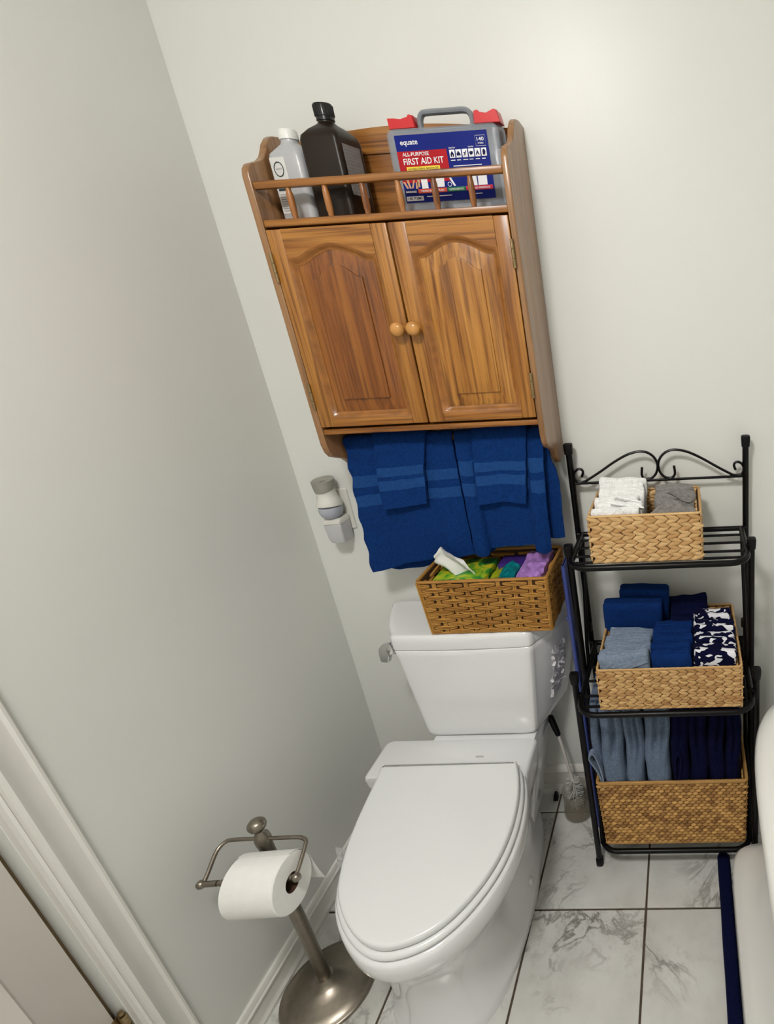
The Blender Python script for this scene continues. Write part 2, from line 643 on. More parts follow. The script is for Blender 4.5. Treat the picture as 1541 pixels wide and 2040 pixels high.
def struct(name, mb, mat, parent=None, angle=38):
    me = mb.mesh(name, mat, (0, 0, 0), angle)
    o = D.objects.new(name, me)
    COL.objects.link(o)
    ORG[o.name] = (0, 0, 0)
    if parent:
        o.parent = parent
    else:
        o['kind'] = 'structure'
    return o


def smooth_path(P, k=6, closed=False):
    P = [Vector(p) for p in P]
    n = len(P)
    out = []
    rng = range(n if closed else n - 1)
    for i in rng:
        p0 = P[(i - 1) % n] if (closed or i > 0) else P[0]
        p1, p2 = P[i], P[(i + 1) % n]
        p3 = P[(i + 2) % n] if (closed or i + 2 < n) else P[-1]
        for j in range(k):
            t = j / k
            out.append(0.5 * ((2 * p1) + (p2 - p0) * t + (2 * p0 - 5 * p1 + 4 * p2 - p3) * t * t + (3 * p1 - p0 - 3 * p2 + p3) * t ** 3))
    if not closed:
        out.append(P[-1])
    return out


def sstep(a, b, x):
    t = max(0.0, min(1.0, (x - a) / (b - a)))
    return t * t * (3 - 2 * t)


# ================================================================== SETTING
b = MB().box((-0.2, -ROOM_D, -0.06), (ROOM_W + 0.1, 0.1, -0.004))
floor = struct('floor', b, 'grout')
T = 0.305
XJ, YJ = 0.5829, -0.1005
gap = 0.0028
tile_me = MB().box((-T / 2 + gap, -T / 2 + gap, -0.006), (T / 2 - gap, T / 2 - gap, 0.0), 0.0014, 1).mesh('tile', 'marble')
for i in range(-2, 6):
    for j in range(-1, 8):
        x0, x1 = XJ + i * T, XJ + (i + 1) * T
        y1, y0 = YJ - j * T, YJ - (j + 1) * T
        cx0, cx1, cy0, cy1 = max(x0, 0.002), min(x1, ROOM_W - 0.002), max(y0, -ROOM_D + 0.002), min(y1, -0.002)
        if cx1 - cx0 < 0.02 or cy1 - cy0 < 0.02:
            continue
        full = abs((cx1 - cx0) - T) < 1e-6 and abs((cy1 - cy0) - T) < 1e-6
        if full:
            me = tile_me
        else:
            hx, hy = (cx1 - cx0) / 2 - gap, (cy1 - cy0) / 2 - gap
            me = MB().box((-hx, -hy, -0.006), (hx, hy, 0.0), 0.0014, 1).mesh('tile', 'marble')
        o = D.objects.new('tile', me)
        COL.objects.link(o)
        o.location = ((cx0 + cx1) / 2, (cy0 + cy1) / 2, 0.0)
        o.parent = floor

struct('ceiling', MB().box((-0.2, -ROOM_D, ROOM_H), (ROOM_W + 0.1, 0.1, ROOM_H + 0.1)), 'ceil')
struct('wall_back', MB().box((-0.2, 0.0, -0.05), (ROOM_W + 0.1, 0.1, ROOM_H)), 'wall')
struct('wall_right', MB().box((ROOM_W, -ROOM_D, -0.05), (ROOM_W + 0.1, 0.0, ROOM_H)), 'wall')
struct('wall_front', MB().box((-0.2, -ROOM_D - 0.1, -0.05), (ROOM_W + 0.1, -ROOM_D, ROOM_H)), 'wall')
DY0, DY1, DZ = -0.822, -1.66, 2.05
wl = MB()
wl.box((-0.12, DY0, -0.05), (0.0, 0.0, ROOM_H))
wl.box((-0.12, -ROOM_D, -0.05), (0.0, DY1, ROOM_H))
wl.box((-0.12, DY1, DZ), (0.0, DY0, ROOM_H))
struct('wall_left', wl, 'wall')
# door casing (vertical moulding with beads) and head
prof = [(0, -0.752), (0.010, -0.752), (0.0145, -0.756), (0.0145, -0.760), (0.011, -0.764), (0.0105, -0.775), (0.013, -0.788),
        (0.0165, -0.794), (0.018, -0.799), (0.0165, -0.803), (0.0125, -0.8045), (0.0125, -0.809), (0.015, -0.8115), (0.0125, -0.815), (0.012, -0.821), (0, -0.821)]
struct('trim_1', MB().prism(prof, 'Z', 0.0, 2.12), 'trim', angle=25)
prof2 = [(0, DY1 - 0.07), (0.012, DY1 - 0.07), (0.018, DY1 - 0.045), (0.011, DY1 - 0.02), (0.012, DY1 + 0.001), (0, DY1 + 0.001)]
struct('trim_2', MB().prism(prof2, 'Z', 0.0, 2.12), 'trim')
struct('trim_3', MB().box((0, DY1, DZ), (0.014, DY0, DZ + 0.07), 0.004), 'trim')
struct('trim_4', MB().box((-0.12, DY0 - 0.012, 0.0), (-0.03, DY0, DZ)).box((-0.12, DY1, 0.0), (-0.03, DY1 + 0.012, DZ)), 'jamb')
door = struct('door_1', MB().box((-0.05, DY1 + 0.004, 0.008), (-0.012, DY0 - 0.0125, DZ - 0.003), 0.002), 'door')
for za, zb in ((0.2, 0.95), (1.05, 1.95)):
    for ya, yb in ((-1.215, -0.905), (-1.575, -1.265)):
        fr = MB()
        ring = []
        for d, h in ((0, -0.012), (0.006, -0.005), (0.016, -0.010), (0.026, -0.0115), (0.05, -0.006)):
            ring.append([(h, ya + d, za + d), (h, yb - d, za + d), (h, yb - d, zb - d), (h, ya + d, zb - d)])
        fr.loft(ring, True)
        struct('door_panel', fr, 'door', door)
hg = MB()
for k in range(3):
    hg.tube([(-0.004, DY0 - 0.006, 0.30 + k * 0.027), (-0.004, DY0 - 0.006, 0.324 + k * 0.027)], 0.006, 12)
hg.tube([(-0.004, DY0 - 0.006, 0.381), (-0.004, DY0 - 0.006, 0.388)], 0.0042, 10)
hg.box((-0.013, DY0 - 0.03, 0.30), (-0.0105, DY0 - 0.004, 0.378))
struct('hinge', hg, 'brass', door)
# baseboards
bp = [(0, 0), (0.017, 0), (0.017, 0.010), (0.0125, 0.017), (0.011, 0.022), (0.011, 0.052), (0.014, 0.057), (0.014, 0.061), (0.0105, 0.064), (0.009, 0.072), (0.006, 0.077), (0, 0.078)]
struct('baseboard_left', MB().loft([[(x, -0.752, z) for x, z in bp], [(x, 0.0, z) for x, z in bp]]), 'trim', angle=25)
bq = [(0, 0), (0.032, 0), (0.031, 0.010), (0.026, 0.017), (0.016, 0.020), (0.013, 0.024), (0.013, 0.070), (0.016, 0.075), (0.016, 0.080), (0.010, 0.090), (0.004, 0.096), (0, 0.097)]
struct('baseboard_back', MB().loft([[(0.018, -y, z) for y, z in bq], [(ROOM_W, -y, z) for y, z in bq]]), 'trim', angle=25)

# lamps of the room (outside the frame)
t = thing('ceiling_lamp', 'round white glass ceiling lamp above the middle of the bathroom', 'lamp', LAMP_POS)
lx, ly, lz = LAMP_POS
part('base', MB().lathe([(0.0, 0), (0.15, 0), (0.15, -0.02), (0.0, -0.021)], LAMP_POS, 32), 'nickel', t)
part('glass_shade', MB().lathe([(0.001, -0.095), (0.06, -0.09), (0.105, -0.072), (0.13, -0.045), (0.138, -0.0215), (0.001, -0.0213)], LAMP_POS, 32), 'lamp', t)


# ================================================================== OAK WALL CABINET
cab = thing('wall_cabinet', 'oak wall cabinet with two arched doors and a spindle gallery, hung above the toilet', 'cabinet', (0.466, 0.0, 1.147))
SIDE = [(-0.001, 1.152), (-0.050, 1.147), (-0.064, 1.150), (-0.078, 1.166), (-0.092, 1.184), (-0.108, 1.196), (-0.130, 1.204), (-0.150, 1.212), (-0.160, 1.224), (-0.165, 1.242),
        (-0.1655, 1.30), (-0.1655, 1.50), (-0.1655, 1.70), (-0.1655, 1.785), (-0.162, 1.796), (-0.152, 1.805), (-0.135, 1.811), (-0.117, 1.817), (-0.103, 1.826), (-0.093, 1.838), (-0.084, 1.852), (-0.070, 1.865), (-0.058, 1.871), (-0.030, 1.875), (-0.001, 1.872)]
for x0, x1 in ((0.2045, 0.2185), (0.7155, 0.7285)):
    mb = MB()
    inset = [(y * 0.99 - 0.0008, 1.5 + (z - 1.5) * 0.994) for y, z in SIDE]
    mb.loft([[(x0, y, z) for y, z in inset], [(x0 + 0.0015, y, z) for y, z in SIDE], [(x1 - 0.0015, y, z) for y, z in SIDE], [(x1, y, z) for y, z in inset]])
    part('side_panel', mb, 'oakS', cab)
# back board with arched top, seam groove
pts = []
for k in range(25):
    u = k / 24
    x = 0.2187 + u * (0.7153 - 0.2187)
    pts.append((x, 1.864 + 0.023 * math.sin(math.pi * u) ** 0.8))
poly = [(0.2187, 1.838)] + pts + [(0.7153, 1.838)]
part('back_panel', MB().loft([[(x, -0.012, z) for x, z in poly], [(x, -0.002, z) for x, z in poly]]), 'oakX', cab)
part('back_panel', MB().box((0.2187, -0.010, 1.15 + 0.11), (0.7153, -0.002, 1.8365)), 'oakD', cab)
part('shelf', MB().box((0.2187, -0.163, 1.692), (0.7153, -0.0105, 1.7055), 0.002), 'oakX', cab)
part('bottom_board', MB().box((0.2187, -0.163, 1.2665), (0.7153, -0.0105, 1.2785), 0.002), 'oakX', cab)
part('gallery_rail', MB().box((0.2187, -0.1635, 1.7595), (0.7153, -0.1475, 1.7735), 0.003), 'oakD', cab)
for x in (0.283, 0.3565, 0.432, 0.503, 0.5745, 0.647):
    pr = [(0.0052, 1.7057), (0.0052, 1.712), (0.0062, 1.716), (0.0064, 1.733), (0.0064, 1.740), (0.0060, 1.750), (0.0050, 1.755), (0.0050, 1.7595)]
    part('spindle', MB().lathe([(r, z) for r, z in pr], (x, -0.1555, 0), 14), 'oakE', cab)
part('towel_bar', MB().tube([(0.2186, -0.092, 1.232), (0.7154, -0.092, 1.232)], 0.008, 14), 'oakX', cab)


def arch(t, zc, h):
    s = math.sin(math.pi * t)
    e = sstep(0.0, 0.24, min(t, 1 - t))
    return zc + h * (0.35 * s + 0.65 * s * s) * (0.35 + 0.65 * e)


def door_ring(x0, x1, zb, zc, h, d, y, nA=28, nS=10):
    R = []
    X0, X1, ZB = x0 + d, x1 - d, zb + d
    for k in range(nS):
        R.append((X0 + (X1 - X0) * k / nS, y, ZB))
    zt = arch(0, zc, h) - d
    for k in range(nS):
        R.append((X1, y, ZB + (zt - ZB) * k / nS))
    for k in range(nA):
        t = k / nA
        R.append((X1 + (X0 - X1) * t, y, arch(t, zc, h) - d))
    for k in range(nS):
        R.append((X0, y, zt + (ZB - zt) * k / nS))
    return R


def make_door(x0, x1, ox0, ox1, side, pm, zb=1.3045, zc=1.632, h=0.026):
    z0, z1 = 1.2845, 1.6875
    yf = -0.1668
    dr = part('door', MB().box((x0 + 0.002, -0.154, z0 + 0.002), (x1 - 0.002, -0.1495, z1 - 0.002)), 'oakD', cab)
    for a, c in ((x0, ox0), (ox1, x1)):
        part('stile', MB().box((a, yf, z0), (c, -0.154, z1), 0.0022), 'oakZ' if a == x0 else 'oakZ2', dr)
    part('bottom_rail', MB().box((ox0, yf + 0.0003, z0), (ox1, -0.154, zb), 0.0012), 'oakX', dr)
    poly = [(ox0, z1)] + [(ox0 + (ox1 - ox0) * k / 28, arch(1 - k / 28, zc, h)) for k in range(29)] + [(ox1, z1)]
    part('top_rail', MB().loft([[(x, yf + 0.0003, z) for x, z in poly], [(x, -0.154, z) for x, z in poly]]), 'oakX', dr)
    mo = MB()
    ringp = [(-0.0005, yf + 0.0004), (0.0025, yf + 0.001), (0.006, yf + 0.0042), (0.0085, yf + 0.0072), (0.0105, yf + 0.0082), (0.0125, yf + 0.0086)]
    mo.loft([door_ring(ox0, ox1, zb, zc, h, d, y) for d, y in ringp], False)
    part('molding', mo, 'oakM', dr, angle=60)
    pn = MB()
    ringq = [(0.0118, yf + 0.0095), (0.013, yf + 0.0092), (0.026, yf + 0.0072), (0.0385, yf + 0.0053), (0.0398, yf + 0.0050), (0.0406, yf + 0.0014), (0.042, yf + 0.001)]
    pn.loft([door_ring(ox0, ox1, zb, zc, h, d, y) for d, y in ringq], True)
    part('raised_panel', pn, pm, dr, angle=25)
    kx = x1 - 0.0135 if side < 0 else x0 + 0.0165
    kp = [(0.0, yf), (0.0085, yf), (0.0065, yf - 0.004), (0.0065, yf - 0.008), (0.0125, yf - 0.013), (0.0150, yf - 0.019), (0.0135, yf - 0.025), (0.008, yf - 0.0285), (0.0005, yf - 0.0295)]
    part('knob', MB().lathe(kp, (kx, 0, 1.4865), 24, 'Y'), 'knob', dr, angle=60)
    for zh in (1.590, 1.328):
        hm = MB()
        hx = x0 - 0.001 if side < 0 else x1 + 0.001
        for k in range(3):
            hm.tube([(hx, yf - 0.0025, zh + k * 0.0185), (hx, yf - 0.0025, zh + 0.017 + k * 0.0185)], 0.0034, 10)
        hm.box((hx - 0.0022, yf - 0.0004, zh), (hx + 0.0022, yf + 0.0006, zh + 0.054))
        part('hinge', hm, 'brass', dr, label='aged brass hinge')


make_door(0.2203, 0.4668, 0.2500, 0.4340, -1, 'oakP1')
make_door(0.4702, 0.7138, 0.5060, 0.6830, 1, 'oakP2')


# ================================================================== ON THE CABINET SHELF
SHELF = 1.7058


def rsq(c, hx, hy, r, rot, z, n=6):
    P = []
    for q in range(4):
        sx, sy = ((1, 1), (-1, 1), (-1, -1), (1, -1))[q]
        for k in range(n + 1):
            a = math.pi / 2 * (q + k / n)
            x = sx * (hx - r) + r * math.cos(a)
            y = sy * (hy - r) + r * math.sin(a)
            P.append((c[0] + x * math.cos(rot) - y * math.sin(rot), c[1] + x * math.sin(rot) + y * math.cos(rot), z))
    return P


def on_face(c, rot, face, off):
    """frame on a vertical face of a turned bottle: returns f(u, z, lift)."""
    n = Vector((math.cos(rot + face), math.sin(rot + face), 0))
    tng = Vector((-n.y, n.x, 0))
    return lambda u, z, lift=0.0: tuple(Vector((c[0], c[1], 0)) + n * (off + lift) + tng * u + Vector((0, 0, z)))


# clear rubbing alcohol bottle
c1, r1 = (0.2655, -0.080), math.radians(-8)
bt = thing('bottle', 'clear frosted bottle with a white cap and white label in the gallery', 'bottle', (c1[0], c1[1], SHELF), 'bottles in the cabinet gallery')
prf = [(SHELF, 0.034, 0.010), (SHELF + 0.004, 0.0375, 0.012), (1.775, 0.0375, 0.012), (1.822, 0.0375, 0.013), (1.830, 0.0360, 0.015), (1.843, 0.0235, 0.016), (1.849, 0.0165, 0.0155), (1.853, 0.0158, 0.0152), (1.856, 0.0158, 0.0152)]
part('body', MB().loft([rsq(c1, h, h * 0.86 if h > 0.02 else h, min(rr, h * 0.99), r1, z) for z, h, rr in prf]), 'frost', bt)
part('cap', MB().lathe([(0.0, 1.8562), (0.0178, 1.8562), (0.0178, 1.866), (0.0172, 1.8675), (0.0172, 1.871), (0.0155, 1.874), (0.0, 1.8745)], (c1[0], c1[1], 0), 28), 'capwhite', bt)
fc = on_face(c1, r1, -math.pi / 2, 0.0375 * 0.86 + 0.0002)
def lab_sheet(fc, u0, u1, z0, z1, lift=0.0004, t=0.0006, nz=2):
    return MB().sheet([[fc(u, z, lift) for z in [z0 + (z1 - z0) * k / nz for k in range(nz + 1)]] for u in (u0, (u0 + u1) / 2, u1)], t)
lb = part('label', lab_sheet(fc, -0.030, 0.0035, 1.722, 1.822), 'lab_w', bt, label='white paper label with a dark green ring')
ring = MB()
P = [[], []]
for k in range(33):
    a = 2 * math.pi * k / 32
    for q, rr in ((0, 0.0135), (1, 0.0115)):
        P[q].append(fc(-0.0135 + rr * 0.82 * math.cos(a), 1.801 + rr * math.sin(a), 0.0012))
ring.sheet(P, 0.0003)
part('emblem_ring', ring, 'ink', lb)
tx = MB()
conv = lambda u0, z0: (lambda x, y: fc(u0 + x, z0 + y, 0.0011))
tx.text('alcohol', 0.0125, conv(-0.0195, 1.8005))
for k in range(8):
    tx.add([fc(-0.026, 1.757 - k * 0.0042, 0.0011), fc(-0.026 + 0.020 - (k % 3) * 0.004, 1.757 - k * 0.0042, 0.0011), fc(-0.026 + 0.020 - (k % 3) * 0.004, 1.7555 - k * 0.0042, 0.0011), fc(-0.026, 1.7555 - k * 0.0042, 0.0011)], [(0, 1, 2, 3)])
part('lettering', tx, 'ink2', lb, kind='stuff')
part('label_stripe', lab_sheet(fc, -0.026, -0.006, 1.763, 1.769, 0.0012, 0.0004), 'ink', lb)

# dark peroxide bottle, turned with an edge to the room
c2, r2 = (0.3500, -0.080), math.radians(-6)
bt2 = thing('bottle', 'tall black-brown bottle with a black cap and grey side label in the gallery', 'bottle', (c2[0], c2[1], SHELF), 'bottles in the cabinet gallery')
prf = [(SHELF, 0.038, 0.010), (SHELF + 0.004, 0.0415, 0.009), (1.847, 0.0415, 0.009), (1.856, 0.0400, 0.012), (1.867, 0.031, 0.015), (1.876, 0.019, 0.0155), (1.881, 0.0145, 0.0143), (1.884, 0.0145, 0.0143)]
part('body', MB().loft([rsq(c2, h, h, min(rr, h * 0.99), r2, z) for z, h, rr in prf]), 'brown_b', bt2)
cp = [(0.0, 1.8842), (0.0168, 1.8842), (0.0168, 1.8885), (0.0158, 1.889), (0.0158, 1.8905), (0.0172, 1.891), (0.0178, 1.910), (0.0165, 1.9125), (0.0, 1.913)]
cm = MB().lathe(cp, (c2[0], c2[1], 0), 28)
for k in range(28):
    a = 2 * math.pi * k / 28
    cm.tube([(c2[0] + 0.0176 * math.cos(a), c2[1] + 0.0176 * math.sin(a), 1.8915), (c2[0] + 0.0178 * math.cos(a), c2[1] + 0.0178 * math.sin(a), 1.910)], 0.0007, 5)
part('cap', cm, 'blackcap', bt2)
fr = on_face(c2, r2, 0.0, 0.0417)
lb2 = part('label', lab_sheet(fr, -0.028, 0.026, 1.748, 1.838), 'lab_g', bt2, label='grey printed side label')
tx = MB()
for k in range(13):
    z = 1.832 - k * 0.0062
    w = 0.046 - (k * 7 % 5) * 0.006
    tx.add([fr(-0.025, z, 0.0011), fr(-0.025 + w, z, 0.0011), fr(-0.025 + w, z - 0.002, 0.0011), fr(-0.025, z - 0.002, 0.0011)], [(0, 1, 2, 3)])
part('fine_print', tx, 'ink2', lb2, kind='stuff')

# first aid kit
KX0, KX1, KY0, KY1, KZ0, KZ1 = 0.4705, 0.7020, -0.096, -0.030, SHELF, 1.8610
kit = thing('first_aid_kit', 'clear plastic first aid kit with red latches and blue label in the cabinet gallery', 'first aid kit', ((KX0 + KX1) / 2, -0.063, SHELF))
def shell(y0, y1, open_y):
    """half of the case: a rounded tray, wall 2 mm."""
    m = MB()
    cx, cz, hx, hz = (KX0 + KX1) / 2, (KZ0 + KZ1) / 2, (KX1 - KX0) / 2, (KZ1 - KZ0) / 2
    def R(h, w, r, y):
        return [(p[0], y, p[1]) for p in rsq((cx, cz), h, w, r, 0, 0)]
    rg = [R(hx - 0.006, hz - 0.006, 0.012, y0), R(hx - 0.002, hz - 0.002, 0.014, y0 + (open_y - y0) * 0.08), R(hx - 0.0005, hz - 0.0005, 0.015, open_y),
          R(hx - 0.003, hz - 0.003, 0.013, open_y), R(hx - 0.0045, hz - 0.0045, 0.012, y0 + (open_y - y0) * 0.1), R(hx - 0.009, hz - 0.009, 0.01, y0 + (open_y - y0) * 0.05)]
    m.loft(rg, True)
    return m
part('front_shell', shell(KY0, KY1, -0.064), 'kitclear', kit)
part('back_shell', shell(KY1, KY0, -0.0625), 'kitclear', kit)
rim = MB()
loop = [Vector((p[0], -0.0632, p[1])) for p in rsq(((KX0 + KX1) / 2, (KZ0 + KZ1) / 2), (KX1 - KX0) / 2 + 0.0005, (KZ1 - KZ0) / 2 + 0.0002, 0.015, 0, 0)]
rim.tube(loop, 0.0022, 8, True)
part('rim', rim, 'kitgrey', kit)
hd = MB()
hd.tube(smooth_path([(0.534, -0.063, 1.8625), (0.5345, -0.063, 1.878), (0.541, -0.063, 1.889), (0.556, -0.063, 1.891), (0.6, -0.063, 1.891), (0.624, -0.063, 1.891), (0.635, -0.063, 1.888), (0.6415, -0.063, 1.878), (0.642, -0.063, 1.8625)], 5), 0.0058, 10, flat=((0, 1, 0), 1.5))
part('handle', hd, 'kitgrey', kit)
for x0, x1, s in ((0.4745, 0.528, 1), (0.648, 0.7005, -1)):
    lt = MB()
    poly = [(x0, 1.8625), (x0 - 0.001, 1.882), (x0 + 0.012, 1.8815), (x0 + 0.026, 1.8795), (x1 - 0.012, 1.883), (x1 - 0.010, 1.8865), (x1 - 0.002, 1.8845), (x1, 1.8625)] if s > 0 else \
           [(x0, 1.8625), (x0 + 0.002, 1.8845), (x0 + 0.010, 1.8865), (x0 + 0.014, 1.8825), (x1 - 0.026, 1.880), (x1 - 0.010, 1.886), (x1 - 0.004, 1.884), (x1 + 0.001, 1.8625)]
    lt.loft([[(x, -0.078, z) for x, z in poly], [(x, -0.080, z) for x, z in [(0.5 * (x0 + x1) + (a - 0.5 * (x0 + x1)) * 0.96, 1.8725 + (c - 1.8725) * 0.9) for a, c in poly]]], True)
    lt.loft([[(x, -0.078, z) for x, z in poly], [(x, -0.048, z) for x, z in poly]], True)
    part('latch', lt, 'latch', kit)
LX0, LX1, LZ0, LZ1 = 0.4885, 0.6760, 1.7285, 1.8475
yl = KY0 - 0.0006
U = lambda u: LX0 + u * (LX1 - LX0)
V = lambda v: LZ0 + v * (LZ1 - LZ0)
def quad(u0, v0, u1, v1, lift, t=0.0003):
    return MB().box((U(u0), yl - lift - t, V(v0)), (U(u1), yl - lift, V(v1)))
lab = part('label', quad(0, 0, 1, 1, 0), 'kit_blue', kit, label='blue printed front label')
part('red_panel', quad(0.0, 0.30, 0.54, 0.765, 0.0004), 'kit_red', lab)
part('yellow_strip', quad(0.075, 0.475, 0.44, 0.535, 0.0008), 'kit_yellow', lab)
cv = lambda u, v, lift=0.0013: (lambda x, y: (U(u) + x, yl - lift, V(v) + y))
tw = MB()
tw.text('equate', 0.19 * 0.1875, cv(0.055, 0.83))
tw.text('ALL-PURPOSE', 0.29 * 0.1875, cv(0.055, 0.690))
tw.text('FIRST AID KIT', 0.44 * 0.1875, cv(0.055, 0.565), fit_h=0.0115)
tw.text('140', 0.075 * 0.1875, cv(0.885, 0.845), fit_h=0.0065)
tw.text('ITEMS', 0.06 * 0.1875, cv(0.892, 0.80), fit_h=0.003)
tw.text('Ideal for', 0.07 * 0.1875, cv(0.57, 0.762))
tw.text('Use for', 0.06 * 0.1875, cv(0.78, 0.762))
for k, w in enumerate((0.07, 0.06, 0.075, 0.06, 0.065, 0.055)):
    tw.box((U(0.572 + k * 0.068), yl - 0.0013, V(0.585)), (U(0.572 + k * 0.068 + w * 0.7), yl - 0.0011, V(0.597)))
for v in (0.50, 0.455, 0.41):
    tw.box((U(0.59), yl - 0.0013, V(v)), (U(0.59 + 0.22 + (v - 0.41)), yl - 0.0011, V(v + 0.012)))
tw.box((U(0.24), yl - 0.0013, V(0.075)), (U(0.52), yl - 0.0011, V(0.088)))
tw.box((U(0.76), yl - 0.0013, V(0.075)), (U(0.86), yl - 0.0011, V(0.088)))
fr_ = [(0.868, 0.775), (0.975, 0.775), (0.975, 0.925), (0.868, 0.925)]
tw.tube([(U(u), yl - 0.0008, V(v)) for u, v in fr_], 0.0005, 6, True)
part('white_lettering', tw, 'kit_white', lab, kind='stuff')
ic = MB()
for k in range(6):
    ic.box((U(0.568 + k * 0.069), yl - 0.0012, V(0.625)), (U(0.568 + k * 0.069 + 0.058), yl - 0.0008, V(0.745)), 0.0012, 2)
ics = part('icons', ic, 'kit_white', lab)
pi = MB()
def icon(k, pts):
    u0, v0 = 0.568 + k * 0.069, 0.625
    pi.loft([[(U(u0 + a * 0.058), y, V(v0 + c * 0.12)) for a, c in pts] for y in (yl - 0.0017, yl - 0.0013)])
icon(0, [(0.2, 0.15), (0.42, 0.15), (0.42, 0.4), (0.58, 0.4), (0.58, 0.15), (0.8, 0.15), (0.8, 0.5), (0.5, 0.85), (0.2, 0.5)])
icon(1, [(0.15, 0.25), (0.85, 0.25), (0.85, 0.52), (0.7, 0.58), (0.62, 0.75), (0.38, 0.75), (0.3, 0.58), (0.15, 0.52)])
icon(2, [(0.2, 0.2), (0.45, 0.45), (0.15, 0.6), (0.55, 0.6), (0.8, 0.85), (0.85, 0.78), (0.62, 0.5), (0.62, 0.15), (0.5, 0.38), (0.28, 0.15)])
icon(3, [(0.15, 0.45), (0.3, 0.25), (0.6, 0.25), (0.75, 0.4), (0.9, 0.6), (0.7, 0.65), (0.45, 0.7), (0.2, 0.6)])
icon(4, [(0.15, 0.2), (0.5, 0.82), (0.85, 0.2), (0.65, 0.2), (0.5, 0.45), (0.35, 0.2)])
icon(5, [(0.3, 0.15), (0.65, 0.15), (0.8, 0.5), (0.75, 0.75), (0.55, 0.85), (0.35, 0.8), (0.25, 0.55)])
part('icon_pictures', pi, 'kit_navy', ics)
ty = MB()
ty.text('ANTIBACTERIAL BANDAGES', 0.335 * 0.1875, cv(0.088, 0.486))
part('yellow_strip_lettering', ty, 'kit_navy', lab)
for u0, u1, mt, s in ((0.005, 0.150, 'kit_navy', 'BANDAGES'), (0.155, 0.475, 'kit_orange', 'MEDICAL SUPPLIES'), (0.482, 0.682, 'kit_green', 'INSTRUMENTS'), (0.688, 0.985, 'kit_pink', 'WOUND DRESSINGS')):
    q = part('caption_strip', quad(u0, 0.135, u1, 0.20, 0.0008), mt, lab)
    part('caption_lettering', MB().text(s, (u1 - u0) * 0.80 * 0.1875, cv(u0 + (u1 - u0) * 0.1, 0.152), fit_h=0.0034), 'kit_white', q)
part('count_box', quad(0.012, 0.028, 0.20, 0.098, 0.0008), 'kit_white', lab)
part('count_lettering', MB().text('140 ITEMS', 0.155 * 0.1875, cv(0.03, 0.044), fit_h=0.0048), 'kit_navy', lab)
pw, pt, pv = MB(), MB(), MB()
def slant(mb, u, v, w, h, sl):
    mb.loft([[(U(u), y, V(v)), (U(u + w), y, V(v)), (U(u + w + sl), y, V(v + h)), (U(u + sl), y, V(v + h))] for y in (yl - 0.0010, yl - 0.0007)])
slant(pt, 0.035, 0.22, 0.022, 0.10, -0.03); slant(pt, 0.065, 0.22, 0.022, 0.13, -0.02); slant(pt, 0.135, 0.21, 0.025, 0.10, 0.01); slant(pt, 0.155, 0.23, 0.03, 0.14, 0.01)
slant(pt, 0.09, 0.22, 0.018, 0.12, 0.03)
slant(pw, 0.205, 0.205, 0.07, 0.14, 0.0); slant(pw, 0.345, 0.215, 0.11, 0.15, 0.01); slant(pw, 0.56, 0.215, 0.022, 0.15, -0.05); slant(pw, 0.72, 0.205, 0.10, 0.16, 0.0); slant(pw, 0.83, 0.205, 0.10, 0.16, 0.005)
P = [[], []]
for k in range(25):
    a = 2 * math.pi * k / 24
    for q, rr in ((0, 0.0042), (1, 0.0033)):
        P[q].append((U(0.515) + rr * math.cos(a), yl - 0.0009, V(0.245) + rr * math.sin(a)))
pw.sheet(P, 0.0003)
part('picture_white', pw, 'kit_white', lab, kind='stuff')
part('picture_tan', pt, 'kit_tan', lab)
for x0, x1, z0, z1, y, mt, lb_ in ((0.4765, 0.4865, 1.752, 1.796, -0.060, 'lab_w', 'white packet at the left end inside the clear first aid kit'),
                                  (0.6800, 0.6935, 1.725, 1.822, -0.060, 'lab_w', 'white packet at the right end inside the clear first aid kit'),
                                  (0.5800, 0.6600, 1.7135, 1.724, -0.0885, 'lab_w', 'flat white packet lying at the bottom of the first aid kit')):
    solo('packet', MB().rblock(((x0 + x1) / 2, y + 0.008, (z0 + z1) / 2), (x1 - x0, 0.014, z1 - z0), 0.003, 3, 0.0004, 60, n=(5, 4, 6)), mt, lb_, 'packet', ((x0 + x1) / 2, y, z0), 'packets inside the first aid kit')


# ================================================================== TOWELS ON THE CABINET'S BAR
BAR_Y, BAR_Z = -0.092, 1.232


